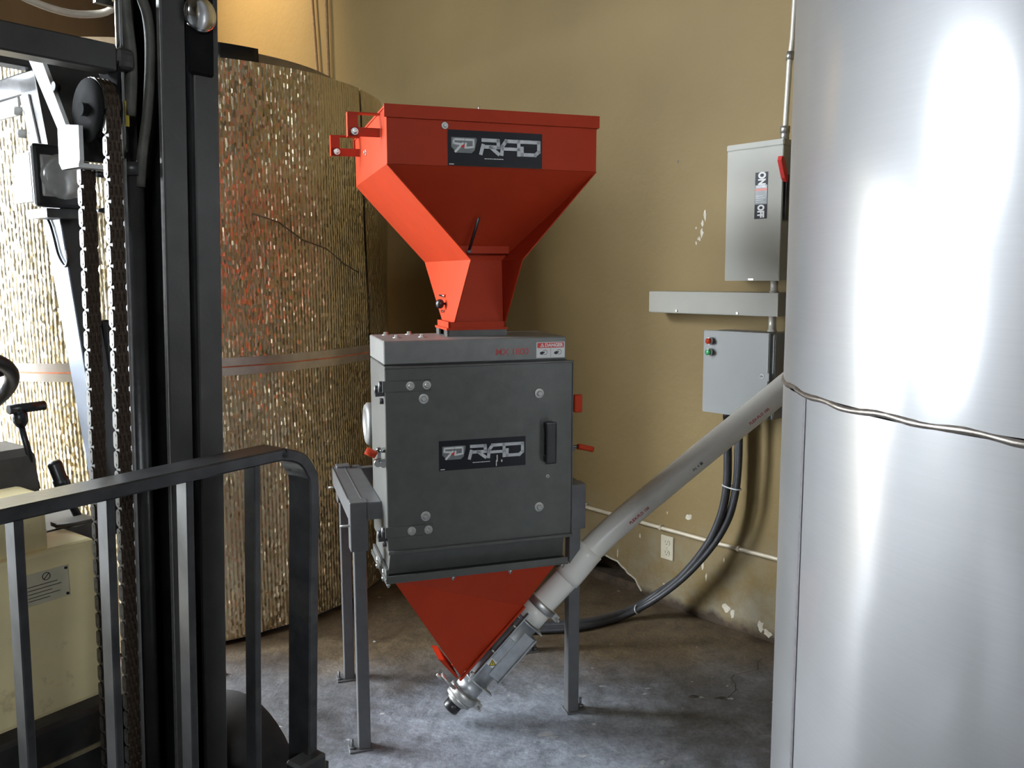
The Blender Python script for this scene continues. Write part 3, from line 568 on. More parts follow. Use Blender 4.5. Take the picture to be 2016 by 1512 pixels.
# stand
def f_leg(x0, x1, y0, y1, zt):
    def f(bm):
        z = gz0((x0+x1)/2, y0)
        box(bm, (x0, y0, z), (x1, y1, zt), 0.002)
    return f
def f_foot(x0, x1, y0, y1, sx, sy):
    def f(bm):
        z = gz0(x0, y0); box(bm, (x0, y0, z), (x1, y1, z+0.006), 0.001)
        cyl(bm, (sx, sy, z+0.004), (sx, sy, z+0.040), 0.0045, seg=8); cyl(bm, (sx, sy, z+0.006), (sx, sy, z+0.014), 0.0095, seg=6)
    return f
for (lx0, lx1, ly0, ly1, zt), (sx0, sx1, sy0, sy1, sz0, sz1), ft_ in (
    ((-0.384, -0.345, 0.100, 0.139, 0.82), (-0.394, -0.337, 0.097, 0.150, 0.675, 0.835), (-0.415, -0.34, 0.092, 0.145, -0.404, 0.115)),
    ((0.350, 0.391, 0.100, 0.141, 0.82), (0.352, 0.408, 0.097, 0.152, 0.677, 0.835), (0.345, 0.42, 0.092, 0.15, 0.408, 0.125)),
    ((-0.372, -0.334, 0.600, 0.638, 0.82), (-0.380, -0.330, 0.597, 0.645, 0.70, 0.84), (-0.40, -0.33, 0.592, 0.65, -0.392, 0.61)),
    ((0.350, 0.391, 0.600, 0.638, 0.82), (0.352, 0.408, 0.597, 0.645, 0.70, 0.84), (0.345, 0.42, 0.592, 0.65, 0.408, 0.61))):
    lg = part('leg', stand_g, ml, f_leg(lx0, lx1, ly0, ly1, zt))
    part('sleeve', stand_g, lg, lambda bm: box(bm, (sx0, sy0, sz0), (sx1, sy1, sz1), 0.002))
    part('foot_plate', stand_g, lg, f_foot(*ft_))
    part('adjusting_bolt', zinc, lg, lambda bm: cyl(bm, (sx0-0.03 if sx0 < 0 else sx1, sy0+0.02, 0.757), (sx0 if sx0 < 0 else sx1+0.02, sy0+0.02, 0.757), 0.004, seg=8))
for x0, x1, xo in ((-0.392, -0.292, -0.392), (0.295, 0.402, 0.397)):
    def f_rail(bm):
        box(bm, (x0, 0.10, 0.826), (x1, 0.64, 0.832)); box(bm, (xo, 0.10, 0.765), (xo+0.005, 0.64, 0.832))
        xi = x1 if x0 < 0 else x0
        box(bm, (min(xi, xi-0.004*(1 if x0 < 0 else -1)), 0.10, 0.78), (max(xi, xi-0.004*(1 if x0 < 0 else -1)), 0.64, 0.832))
        box(bm, (x0+0.04, 0.15, 0.832), (x0+0.043, 0.62, 0.8335))
    part('side_rail', stand_g, ml, f_rail)
    part('cross_arm', stand_g, ml, lambda bm: box(bm, (min(x0, x1)+0.05, 0.097, 0.777), (max(x0, x1), 0.102, 0.830)) if x0 < 0 else box(bm, (x0, 0.097, 0.777), (x1-0.05, 0.102, 0.830)))
part('rear_rail', stand_g, ml, lambda bm: (box(bm, (-0.334, 0.61, 0.77), (0.35, 0.615, 0.832)), box(bm, (-0.334, 0.58, 0.827), (0.35, 0.615, 0.832))))

# ---- name plates with lettering
def stroke(bm, pts, w, fn, d0, d1, closed=False):
    n = len(pts)
    for i in range(n if closed else n-1):
        a = Vector((*pts[i], 0)); b = Vector((*pts[(i+1) % n], 0)); d = (b-a).normalized(); q = Vector((-d.y, d.x, 0))*w/2; e = d*w*0.42
        prism(bm, [tuple((a-e-q)[:2]), tuple((b+e-q)[:2]), tuple((b+e+q)[:2]), tuple((a-e+q)[:2])], fn, d0, d1)
def name_plate(cx, y, cz, w, h, tilt=0.0):
    pl = part('name_plate', decal_black, ml, lambda bm: box(bm, (cx-w/2, y-0.0012, cz-h/2), (cx+w/2, y, cz+h/2)), label='black name plate with silver RAD lettering')
    fn = lambda x, z, d: V(cx+x, y-0.0012-d, cz+z)
    s = w/0.285
    # emblem: a slanted badge holding a joined R and D
    ex, ez, ew, eh = -0.094*s, 0.008*s, 0.076*s, 0.043*s
    bw = [(-0.5, 0.5), (0.46, 0.5), (0.5, 0.40), (0.40, -0.32), (0.28, -0.5), (-0.28, -0.5), (-0.5, -0.15)]
    part('emblem_badge', decal_grey, pl, lambda bm: prism(bm, [(ex+a*ew, ez+b*eh) for a, b in bw], fn, 0, 0.0003))
    def f_em(bm):
        P = lambda L_: [(ex+a*ew, ez+b*eh) for a, b in L_]
        stroke(bm, P([(-0.40, 0.36), (-0.02, 0.36)]), 0.0055*s, fn, 0.0003, 0.0009)
        stroke(bm, P([(-0.40, 0.36), (-0.42, 0.10), (-0.14, 0.06)]), 0.0055*s, fn, 0.0003, 0.0009)
        stroke(bm, P([(-0.06, 0.10), (-0.34, -0.42)]), 0.0065*s, fn, 0.0003, 0.0009)
        stroke(bm, P([(0.06, 0.36), (0.36, 0.36), (0.36, -0.10), (0.06, -0.16)]), 0.0055*s, fn, 0.0003, 0.0009)
        stroke(bm, P([(0.06, 0.10), (0.04, -0.16)]), 0.0055*s, fn, 0.0003, 0.0009)
    part('emblem', decal_white, pl, f_em)
    part('emblem_accent', decal_red, pl, lambda bm: prism(bm, [(ex+a*ew, ez+b*eh) for a, b in ((-0.10, -0.02), (0.02, 0.08), (0.0, -0.16), (-0.14, -0.14))], fn, 0.0003, 0.001))
    lw, lh, t = 0.054*s, 0.044*s, 0.0100*s
    def L(x0, pts): return [(x0+a*lw, 0.007*s-lh/2+b*lh) for a, b in pts]
    def f_rad(bm):
        x = -0.046*s
        stroke(bm, L(x, [(0.14, 0.90), (0.98, 0.90), (1.0, 0.48), (0.26, 0.48)]), t, fn, 0, 0.0006); stroke(bm, L(x, [(0.14, 0.56), (0.03, 0.05)]), t, fn, 0, 0.0006); stroke(bm, L(x, [(0.55, 0.48), (1.0, 0.06)]), t, fn, 0, 0.0006)
        x = 0.017*s
        stroke(bm, L(x, [(0.02, 0.05), (0.06, 0.55), (0.26, 0.90), (0.98, 0.90), (0.98, 0.05)]), t, fn, 0, 0.0006); stroke(bm, L(x, [(0.06, 0.40), (0.98, 0.40)]), t*0.9, fn, 0, 0.0006)
        x = 0.079*s
        stroke(bm, L(x, [(0.0, 0.90), (0.98, 0.90), (0.98, 0.30), (0.78, 0.08), (0.02, 0.08), (0.02, 0.50)]), t, fn, 0, 0.0006)
    part('lettering', decal_silver, pl, f_rad)
    def f_sm(bm):
        x = -0.034*s
        for i, ww in enumerate((8, 5, 7, 4, 9, 5, 7, 6)):
            box(bm, (cx+x, y-0.0016, cz-0.0285*s), (cx+x+ww*0.00095*s, y-0.001, cz-0.0262*s)); x += (ww*0.00095+0.0012)*s
        box(bm, (cx-w/2+0.004, y-0.0016, cz-h/2+0.003), (cx-w/2+0.018, y-0.001, cz-h/2+0.0055))
    part('small_print', decal_white, pl, f_sm)
    return pl
name_plate(0.0435, HY0, 1.914, 0.2915, 0.102)
np_ = name_plate(0.008, -0.020, 0.993, 0.281, 0.094)
part('paint_run', decal_white, np_, lambda bm: (box(bm, (0.050, -0.0225, 0.950), (0.0525, -0.0205, 0.968)), box(bm, (0.0525, -0.0225, 0.964), (0.0555, -0.0205, 0.985)), box(bm, (0.067, -0.0225, 0.962), (0.071, -0.0205, 0.969))))
MXF = lambda x, z, y=-0.0006: plane_mtx((x, y, z), (1, 0, 0), (0, 0, 1))
lettering('MX 1800', 0.0285, MXF(0.111, 1.306), dullred, ml, bold=0.0004, sx=1.02)
dl = part('danger_label', decal_white, ml, lambda bm: box(bm, (0.191, -0.0012, 1.284), (0.287, 0.0, 1.334), 0.0005))
part('label_band', decal_red, dl, lambda bm: box(bm, (0.194, -0.0016, 1.316), (0.284, -0.0010, 1.332)))
lettering('DANGER', 0.0150, MXF(0.250, 1.3238, -0.0018), decal_white, dl, bold=0.0006)
def f_tri(bm):
    fn = lambda x, z, d: V(x, -0.0017-d, z)
    stroke(bm, [(0.2045, 1.3195), (0.2165, 1.3195), (0.2105, 1.3295)], 0.0018, fn, 0, 0.0003, True); stroke(bm, [(0.2105, 1.3255), (0.2105, 1.3215)], 0.0015, fn, 0, 0.0003)
part('warning_triangle', decal_white, dl, f_tri)
def f_pic(bm):
    fn = lambda x, z, d: V(x, -0.0013-d, z)
    stroke(bm, [(0.239, 1.287), (0.239, 1.314)], 0.0008, fn, 0, 0.0003)
    for cx in (0.214, 0.262):
        stroke(bm, [(cx+0.006+0.0075*cos(2*pi*i/12), 1.302+0.0075*sin(2*pi*i/12)) for i in range(12)], 0.0013, fn, 0, 0.0003, True)
        prism(bm, [(cx-0.011, 1.296), (cx-0.011, 1.302), (cx-0.004, 1.305), (cx+0.002, 1.303), (cx+0.006, 1.306), (cx+0.004, 1.300), (cx-0.001, 1.298), (cx-0.002, 1.294)], fn, 0, 0.0003)
part('pictograms', decal_black, dl, f_pic)

# ------------------------------------------------------------------ auger conveyor
au = thing('auger_conveyor', 'white plastic auger pipe rising from the grey boot under the mill to the right', 'auger', (-0.134, 2.745, 0))
AO = V(-0.134, 2.745, 0)
A0, A1, CAP, CL1, CL2 = V(-0.134, 2.745, 0.158)-AO, V(0.044, 2.79, 0.346)-AO, V(-0.212, 2.72, 0.063)-AO, V(-0.187, 2.73, 0.108)-AO, V(0.096, 2.80, 0.398)-AO
AD = (A1-A0).normalized(); BR = 0.046
CAP = A0-AD*0.122; CL1 = A0-AD*0.066; CL2 = A1+AD*0.075
AS = AD.cross(V(0, 0, 1)).normalized()      # sideways (towards the viewer)
if AS.y > 0: AS = -AS
AU = AS.cross(AD).normalized()
if AU.z < 0: AU = -AU
PIPE = smooth_path([A1+AD*0.01, CL2, V(0.20, 2.818, 0.507)-AO, V(0.319, 2.842, 0.632)-AO, V(0.612, 2.90, 0.862)-AO, V(0.965, 2.955, 1.134)-AO, V(1.22, 3.0, 1.332)-AO], 7)
part('auger_pipe', pvc, au, lambda bm: tube(bm, PIPE, 0.0445, 28))
part('pipe_socket', pvc, au, lambda bm: tube(bm, PIPE[13:20], 0.0480, 28))
part('pipe_socket', pvc, au, lambda bm: tube(bm, [A1+AD*0.008, CL2+AD*0.005], 0.049, 28))
def f_boot(bm):
    # rounded trough with flat upper flanges
    prof = [(BR*cos(a), BR*sin(a)) for a in [pi+pi*i/14 for i in range(15)]]
    prof = [(-BR, 0.042)]+prof+[(BR, 0.042)]
    rings(bm, [[p+AS*x+AU*y for x, y in prof] for p in (A0+AD*0.0, A1)])
def slab(bm, o, d0, d1, s0, s1, u0, u1):
    v = [o+AD*a+AS*b+AU*c for c in (u0, u1) for a, b in ((d0, s0), (d1, s0), (d1, s1), (d0, s1))]
    v = [bm.verts.new(p) for p in v]
    for q in ((3,2,1,0),(4,5,6,7),(0,1,5,4),(1,2,6,5),(2,3,7,6),(3,0,4,7)): bm.faces.new([v[i] for i in q])
bt = part('boot', galv, au, f_boot)
for s0, s1 in ((BR, BR+0.014), (-BR-0.014, -BR)):
    part('boot_flange', galv, bt, lambda bm: slab(bm, A0, -0.01, (A1-A0).length+0.03, s0, s1, 0.038, 0.043))
part('cleanout_cover', galv, bt, lambda bm: (slab(bm, A0, 0.05, 0.235, BR-0.010, BR+0.003, -0.045, 0.0), slab(bm, A0, 0.045, 0.24, BR-0.03, BR+0.012, -0.050, -0.046), slab(bm, A0, 0.10, 0.19, BR-0.004, BR+0.008, 0.004, 0.034)))
for d in (0.02, 0.12, 0.23):
    part('bolt', zinc, bt, lambda bm: cyl(bm, A0+AD*d+AS*(BR+0.006)+AU*0.034, A0+AD*d+AS*(BR+0.006)+AU*0.056, 0.0045, seg=6))
def disc(bm, c, r, t, seg=30): cyl(bm, c-AD*t/2, c+AD*t/2, r, seg=seg)
part('boot_end_plate', galv, au, lambda bm: (disc(bm, A1+AD*0.002, 0.058, 0.006), slab(bm, A1, -0.004, 0.001, -0.03, 0.03, -0.066, 0.052)))
part('boot_end_plate', galv, au, lambda bm: (disc(bm, A0-AD*0.002, 0.052, 0.006), slab(bm, A0, -0.006, 0.0, 0.02, 0.05, -0.062, -0.02)))
part('collar_tube', galv, au, lambda bm: cyl(bm, A0-AD*0.004, CL1, 0.0445, seg=30), label='bright collar tube below the boot')
def f_cl(c, s):
    def f(bm):
        lathe(bm, c-AD*0.013, AD, [(0, 0.050), (0.0, 0.054), (0.006, 0.0565), (0.020, 0.0565), (0.026, 0.054), (0.026, 0.050)], 30)
        for a in (-1, 1):
            slab(bm, c+AU*(-0.062)+AS*0.012*a, -0.011, 0.011, -0.005, 0.005, -0.016, 0.016)
        cyl(bm, c-AU*0.068-AS*0.035, c-AU*0.068+AS*0.045, 0.0045, seg=8)
    return f
part('pipe_clamp', zinc, au, f_cl(CL2, 1)); part('pipe_clamp', zinc, au, f_cl(CL1, 1))
part('clamp_lever', zinc, au, lambda bm: (tube(bm, [CL1+AU*0.052+AS*0.02, CL1+AU*0.085+AS*0.02+AD*0.004, CL1+AU*0.115+AS*0.016+AD*0.010], 0.010, 10, sect=[(-0.010, -0.004), (0.010, -0.004), (0.010, 0.004), (-0.010, 0.004)]), lathe(bm, CL1+AU*0.10+AS*0.018, AU, [(0, 0.006), (0.02, 0.006), (0.03, 0.004)], 10)), label='clamp lever pointing up')
part('end_bearing', zinc, au, lambda bm: (disc(bm, CL1-AD*0.02, 0.050, 0.014), disc(bm, CL1-AD*0.031, 0.036, 0.012)))
part('end_cap', black, au, lambda bm: lathe(bm, CL1-AD*0.034, -AD, [(0, 0.030), (0.032, 0.030), (0.037, 0.027), (0.0375, 0.01)], 24), label='black round end cap')
def sticker(bm):
    o = A0+AD*0.085; fn = lambda x, y, d: o+AD*x+AU*y+AS*(BR+0.0045+d)
    prism(bm, [(-0.012, 0.006), (0.018, 0.006), (0.018, 0.034), (-0.012, 0.034)], fn, 0, 0.0008)
part('sticker', decal_white, bt, sticker)
def sticker2(bm):
    o = A0+AD*0.088+AU*0.020; fn = lambda x, y, d: o+V(x*0.96, x*0.2, y)+AS*(BR+0.0055+d)
    prism(bm, [(-0.013, -0.010), (0.013, -0.010), (0.0, 0.013)], fn, 0, 0.0008)
part('warning_triangle', yellow, bt, sticker2)
def sticker3(bm):
    o = A0+AD*0.088+AU*0.020; fn = lambda x, y, d: o+V(x*0.96, x*0.2, y)+AS*(BR+0.0064+d)
    stroke(bm, [(-0.011, -0.009), (0.011, -0.009), (0.0, 0.0105)], 0.0018, fn, 0, 0.0004, True); stroke(bm, [(0, 0.004), (0, -0.004)], 0.002, fn, 0, 0.0004)
part('warning_mark', decal_black, bt, sticker3)
def pipe_text(body, p, d, size, m, ang=8, bold=0.0003):
    d = d.normalized(); s = d.cross(V(0, 0, 1)).normalized(); s = -s if s.y > 0 else s; u = s.cross(d); u = -u if u.z < 0 else u
    nrm = s*cos(radians(ang))-u*sin(radians(ang)); yd_ = nrm.cross(d)
    lettering(body, size, plane_mtx(p+nrm*0.0447, d, yd_), m, au, bold=bold, ext=0.0006)
def at_x(x):
    x -= AO.x
    for a, b in zip(PIPE, PIPE[1:]):
        if a.x <= x <= b.x: return a.lerp(b, (x-a.x)/(b.x-a.x)), b-a
    return PIPE[-1], PIPE[-1]-PIPE[-2]
for x, tx, mm, sz in ((0.425, 'FLEX-FLO 100', dullred, 0.0145), (0.635, 'IN. 4 \u25a0', decal_grey, 0.014), (0.855, 'FLEX-FLO 100', dullred, 0.0145)):
    p, d = at_x(x); pipe_text(tx, p, d, sz, mm)
# ------------------------------------------------------------------ electrical gear on the long wall
def wbox(bm, s0, s1, o0, o1, z0, z1, bev=0.0):
    v = [W(s, o, z) for z in (z0, z1) for s, o in ((s0, o0), (s1, o0), (s1, o1), (s0, o1))]
    vs = [bm.verts.new(p) for p in v]
    fs = [bm.faces.new([vs[i] for i in q]) for q in ((3,2,1,0),(4,5,6,7),(0,1,5,4),(1,2,6,5),(2,3,7,6),(3,0,4,7))]
    if bev: bmesh.ops.bevel(bm, geom=list({e for f in fs for e in f.edges}), offset=bev, segments=2, affect='EDGES')
def wthing(name, label, cat, s, z, group=None):
    return thing(name, label, cat, W(s, 0, z), (0, 0, 0), group)
def wpart(name, m, par, build, **kw):
    bm = bmesh.new(); build(bm); r = par
    while r.parent: r = r.parent
    bmesh.ops.translate(bm, verts=bm.verts[:], vec=-r.location); o = ob(name, bm, m, par)
    for k, v in kw.items(): o[k] = v
    return o
def wtext(body, size, s, o, z, m, par, rot90=False, bold=0.0, sx=1.0):
    r = par
    while r.parent: r = r.parent
    x, y = (WT, V(0, 0, 1)) if not rot90 else (V(0, 0, -1), WT)
    return lettering(body, size, plane_mtx(W(s, o, z)-r.location, x, y), m, par, bold=bold, sx=sx)
ds = wthing('disconnect_switch', 'tall grey steel disconnect box with ON and OFF label, upper box on the wall', 'switch box', 0.47, 1.514)
wpart('enclosure', panel_g, ds, lambda bm: wbox(bm, 0.352, 0.588, 0.0, 0.114, 1.514, 2.030, 0.002))
wpart('cover', panel_g, ds, lambda bm: (wbox(bm, 0.348, 0.592, 0.114, 0.121, 1.512, 2.018, 0.002), wbox(bm, 0.346, 0.594, 0.0, 0.124, 2.018, 2.042, 0.003)))
wpart('cover_clasp', zinc, ds, lambda bm: wbox(bm, 0.458, 0.482, 0.121, 0.124, 1.514, 1.521))
wpart('lever_bracket', barsteel, ds, lambda bm: wbox(bm, 0.588, 0.600, 0.085, 0.105, 1.74, 1.91))
wpart('switch_lever', decal_red, ds, lambda bm: prism(bm, [(0.132, 1.958), (0.140, 1.972), (0.152, 1.974), (0.158, 1.958), (0.128, 1.896), (0.112, 1.882), (0.102, 1.888), (0.104, 1.902)], lambda o, z, d: W(d, o, z), 0.590, 0.606), label='red switch lever')
lb = wpart('switch_label', decal_black, ds, lambda bm: wbox(bm, 0.477, 0.531, 0.121, 0.1222, 1.750, 1.926))
wpart('label_band', decal_grey, lb, lambda bm: wbox(bm, 0.478, 0.530, 0.1222, 0.1225, 1.805, 1.878))
wpart('label_stripe', decal_pink, lb, lambda bm: wbox(bm, 0.478, 0.530, 0.1225, 0.1228, 1.856, 1.865))
wtext('ON', 0.042, 0.5045, 0.1224, 1.902, decal_white, lb, True, 0.0022, 0.74)
wtext('OFF', 0.038, 0.5035, 0.1224, 1.779, decal_white, lb, True, 0.0020, 0.72)
def f_lp(bm):
    for i in range(4):
        wbox(bm, 0.482, 0.526-0.006*(i % 2), 0.1225, 0.1228, 1.868+0.0022*i, 1.8692+0.0022*i); wbox(bm, 0.482, 0.522-0.008*(i % 2), 0.1225, 0.1228, 1.812+0.008*i, 1.8132+0.008*i)
wpart('small_print', decal_silver, lb, f_lp)

ww = wthing('wireway', 'long grey metal wiring trough fixed level on the wall between the two boxes', 'wiring trough', 0.26, 1.373)
wpart('trough', panel_g, ww, lambda bm: wbox(bm, -0.047, 0.577, 0.0, 0.098, 1.373, 1.461, 0.0015))
wpart('trough_cover', MATS['grey_enclosure_paint'], ww, lambda bm: (wbox(bm, -0.050, 0.578, 0.098, 0.101, 1.376, 1.452), wbox(bm, -0.049, 0.579, 0.0, 0.103, 1.452, 1.465, 0.001)))
for s, z in ((0.10, 1.384), (0.40, 1.382)):
    wpart('cover_screw', zinc, ww, lambda bm: cyl(bm, W(s, 0.100, z), W(s, 0.106, z), 0.005, seg=10))

sb = wthing('motor_starter_box', 'pale grey control box with red and green push buttons, lower box on the wall', 'control box', 0.43, 0.973)
wpart('enclosure', panel_w, sb, lambda bm: wbox(bm, 0.288, 0.600, 0.0, 0.150, 0.976, 1.308, 0.004))
dd = wpart('box_door', panel_w, sb, lambda bm: wbox(bm, 0.283, 0.584, 0.152, 0.164, 0.975, 1.312, 0.003))
for z, mm in ((1.270, red), (1.2245, btn_green)):
    b_ = wpart('push_button', chrome, sb, lambda bm: lathe(bm, W(0.3205, 0.164, z), WN, [(0, 0.0155), (0.016, 0.0155), (0.019, 0.0135)], 22))
    wpart('button_cap', mm, b_, lambda bm: lathe(bm, W(0.3205, 0.180, z), WN, [(0, 0.0125), (0.007, 0.0125), (0.009, 0.010), (0.0095, 0.002)], 20), label='red push button cap' if mm is red else 'green push button cap')
lk = wpart('door_lock', zinc, sb, lambda bm: lathe(bm, W(0.557, 0.164, 1.144), WN, [(0, 0.0105), (0.003, 0.0105), (0.003, 0.007), (0.001, 0.0065)], 18))
wpart('lock_slot', black, lk, lambda bm: wbox(bm, 0.5505, 0.5635, 0.165, 0.1668, 1.1425, 1.1455))
wpart('latch_plate', panel_w, sb, lambda bm: wbox(bm, 0.545, 0.588, 0.162, 0.1655, 1.127, 1.158, 0.001))
for s, o in ((0.356, 0.086), (0.394, 0.066), (0.426, 0.106)):
    wpart('conduit_fitting', black, sb, lambda bm: cyl(bm, W(s, o, 0.942), W(s, o, 0.977), 0.019, seg=14))

# rigid conduits
cn = tag(part('conduit_nipple', paleconduit, None, lambda bm: (cyl(bm, W(0.533, 0.055, 1.463), W(0.533, 0.055, 1.516), 0.0145, seg=16), cyl(bm, W(0.533, 0.055, 1.463), W(0.533, 0.055, 1.472), 0.019, seg=8))), 'short shiny conduit stub between the tall switch box and the wiring trough', 'conduit')
cn['category'] = 'conduit'
tag(part('conduit_nipple', paleconduit, None, lambda bm: (cyl(bm, W(0.530, 0.055, 1.310), W(0.530, 0.055, 1.375), 0.0145, seg=16), cyl(bm, W(0.530, 0.055, 1.310), W(0.530, 0.055, 1.319), 0.019, seg=8))), 'short shiny conduit stub between the wiring trough and the push button box', 'conduit')
vc = wthing('vertical_conduit', 'thin pale conduit running up the wall from the tall switch box', 'conduit', 0.558, 2.04)
wpart('pipe', paleconduit, vc, lambda bm: tube(bm, [W(0.5545, 0.05, 2.03), W(0.557, 0.05, 2.12), W(0.562, 0.045, 2.33), W(0.566, 0.035, 2.42), W(0.568, 0.03, 2.56), W(0.572, 0.03, ZC)], 0.0105, 14))
wpart('connector', zinc, vc, lambda bm: (cyl(bm, W(0.5545, 0.05, 2.04), W(0.5555, 0.05, 2.085), 0.016, seg=14), cyl(bm, W(0.5545, 0.05, 2.072), W(0.5555, 0.05, 2.098), 0.0185, seg=6)))
wpart('coupling', zinc, vc, lambda bm: cyl(bm, W(0.5615, 0.0455, 2.34), W(0.563, 0.042, 2.37), 0.0145, seg=14))
hc = wthing('horizontal_conduit', 'painted thin conduit running level low along the tan wall above the outlet', 'conduit', 0.0, 0.37)
wpart('pipe', emt, hc, lambda bm: tube(bm, [W(-2.4, 0.010, 0.372), W(-0.5, 0.010, 0.374), W(0.26, 0.010, 0.370), W(0.60, 0.010, 0.372), W(1.3, 0.010, 0.372)], 0.0095, 12))
for s in (-0.045, 0.37):
    wpart('conduit_strap', emt, hc, lambda bm: wbox(bm, s, s+0.014, 0.0, 0.021, 0.362, 0.384, 0.002))
# wall outlet
wo = wthing('wall_outlet', 'almond wall socket low on the tan wall behind the auger pipe', 'outlet', -0.004, 0.224)
wpart('cover_plate', almond, wo, lambda bm: wbox(bm, -0.040, 0.031, 0.0, 0.006, 0.226, 0.338, 0.002))
for z in (0.257, 0.307):
    rc = wpart('socket', almond, wo, lambda bm: prism(bm, [(-0.0045+0.0165*cos(2*pi*i/16), z+max(-0.0135, min(0.0135, 0.0175*sin(2*pi*i/16)))) for i in range(16)], lambda a, b, d: W(a, d, b), 0.006, 0.0085))
    wpart('slot', black, rc, lambda bm: (wbox(bm, -0.0125, -0.0105, 0.0085, 0.0089, z, z+0.008), wbox(bm, 0.0015, 0.0035, 0.0085, 0.0089, z, z+0.007), wbox(bm, -0.007, -0.002, 0.0085, 0.0089, z-0.009, z-0.005)))
wpart('plate_screw', zinc, wo, lambda bm: cyl(bm, W(-0.0045, 0.006, 0.282), W(-0.0045, 0.0075, 0.282), 0.003, seg=8))
# flexible conduits
def hose_path(ds_, do, dz):
    return smooth_path([W(0.37+ds_, 0.08+do, 0.941), W(0.374+ds_, 0.08+do, 0.825), W(0.375+ds_*0.9, 0.08+do, 0.70), W(0.367+ds_*0.8, 0.085+do, 0.60), W(0.345+ds_*0.7, 0.093+do, 0.505), W(0.294+ds_*0.5, 0.104+do, 0.39+dz*0.3), W(0.186+ds_*0.3, 0.125+do, 0.235+dz*0.6),
                        W(0.045+ds_*0.15, 0.16+do, 0.09+dz), V(0.497, 3.595, 0.024+dz*0.6)+WN*do, V(0.306, 3.500, 0.018+dz*0.6)+WN*do, V(0.105, 3.470, 0.018+dz*0.6)+WN*do, V(-0.15, 3.46, 0.018+dz*0.6)+WN*do], 8)
H1 = hose_path(-0.014, 0.006, 0.0)
def straight(P, r): return lambda bm: tube(bm, P, r, 14)
H2 = hose_path(0.024, -0.014, 0.022); H3 = hose_path(0.056, 0.026, -0.003)
for P, r, lab in ((H1, 0.0175, 'thick dark flexible conduit, leftmost of three curving down from the push button box'), (H2, 0.0165, 'dark flexible conduit, middle of three curving down from the push button box'), (H3, 0.0125, 'thinner dark flexible conduit, rightmost of three curving down from the push button box')):
    tag(part('flexible_conduit', hose_m, None, straight(P, r)), lab, 'conduit', 'flexible conduits under the push button box')
def tie(P, Q, i, r):
    def f(bm):
        a, b = P[i], Q[i]; d = (P[i+1]-P[i]).normalized(); c = (a+b)/2; s = (b-a).normalized(); t = d.cross(s).normalized(); h = (b-a).length/2
        tube(bm, [c+s*(h+r)*cos(2*pi*k/24)+t*(r+0.004)*sin(2*pi*k/24) for k in range(24)], 0.003, 8, closed=True)
    return f
tag(part('cable_tie', decal_silver, None, tie(H1, H3, 19, 0.020)), 'silver strap around the dark conduits below the push button box', 'cable tie')
tag(part('cable_tie', decal_silver, None, tie(H1, H3, 60, 0.015)), 'pale strap around the dark conduits near the floor', 'cable tie')

# hanging cords on the wall above the foil tank
tag(part('hanging_cord', rope_m, None, lambda bm: (tube(bm, [W(-3.02, 0.03, ZC-0.01), W(-3.009, 0.03, 3.4), W(-2.985, 0.03, 3.05), W(-2.972, 0.03, 2.85), W(-2.97, 0.03, 2.5)], 0.011, 8), cyl(bm, W(-2.972, 0.03, 2.86), W(-2.972, 0.03, 2.92), 0.018, seg=10))), 'thin brown cord hanging down the wall, with a small knot', 'cord')
tag(part('hanging_cord', rope_m, None, lambda bm: tube(bm, [W(-2.83, 0.03, ZC-0.01), W(-2.828, 0.03, 3.4), W(-2.83, 0.03, 2.9), W(-2.825, 0.03, 2.5)], 0.012, 8)), 'thin brown cord hanging straight down the wall, without a knot', 'cord')
tag(part('red_scrap', decal_red, None, lambda bm: prism(bm, [(-1.172, 3.10), (-1.14, 3.095), (-1.132, 3.115), (-1.15, 3.122), (-1.168, 3.116)], lambda x, y, d: V(x, y, d), 0.0, 0.012)), 'small red scrap on the concrete floor near the foil tank', 'scrap')

# ------------------------------------------------------------------ forklift
FK = V(-0.685, 1.800, 0)
fk = thing('forklift', 'cream forklift with dark mast, lift chains and barred load backrest', 'forklift', FK, (0, 0, radians(-37)))
TILT = 0.07
def shear(bm):
    for v in bm.verts: v.co.x += TILT*v.co.z
def mpart(name, m, par, build, label=None):
    bm = bmesh.new(); build(bm); shear(bm); o = ob(name, bm, m, par)
    if label: o['label'] = label
    return o
# mast rails
mat('dark_steel_and_shade', (0.010, 0.010, 0.010), 0.85, 0, 0.3, 20, spec=0.08)  # near-black holding the rail channels' shade; also on pulley, fork and stop
def chan(bm, u0, u1, web0, web1, f0=-0.125, z1=2.75, z0=0.06, t=0.013):
    box(bm, (-t, u0, z0), (0.0, u1, z1), 0.0025)
def web(bm, u0, u1, web0, web1, f0=-0.125, z1=2.75, z0=0.06, t=0.013):
    box(bm, (f0, web0, z0), (-t, web1, z1)); box(bm, (f0-t, u0, z0), (f0, u1, z1), 0.002)
r_ = mpart('inner_mast_rail', greysteel, fk, lambda bm: chan(bm, -0.116, -0.066, -0.078, -0.066)); mpart('rail_web', MATS['dark_steel_and_shade'], r_, lambda bm: web(bm, -0.116, -0.066, -0.078, -0.066)); mpart('edge_highlight', zinc, r_, lambda bm: box(bm, (-0.012, -0.1175, 0.06), (-0.003, -0.1158, 2.75)))  # bright strip: the flange edge's highlight, put in as colour
r_ = mpart('outer_mast_rail', greysteel, fk, lambda bm: chan(bm, -0.049, 0.005, -0.009, 0.005, f0=-0.135)); mpart('rail_web', MATS['dark_steel_and_shade'], r_, lambda bm: web(bm, -0.049, 0.005, -0.009, 0.005, f0=-0.135))
def chan_far(bm): pass
r_ = mpart('inner_mast_rail', greysteel, fk, lambda bm: chan(bm, -0.834, -0.784, -0.834, -0.822)); mpart('rail_web', MATS['dark_steel_and_shade'], r_, lambda bm: web(bm, -0.834, -0.784, -0.834, -0.822))
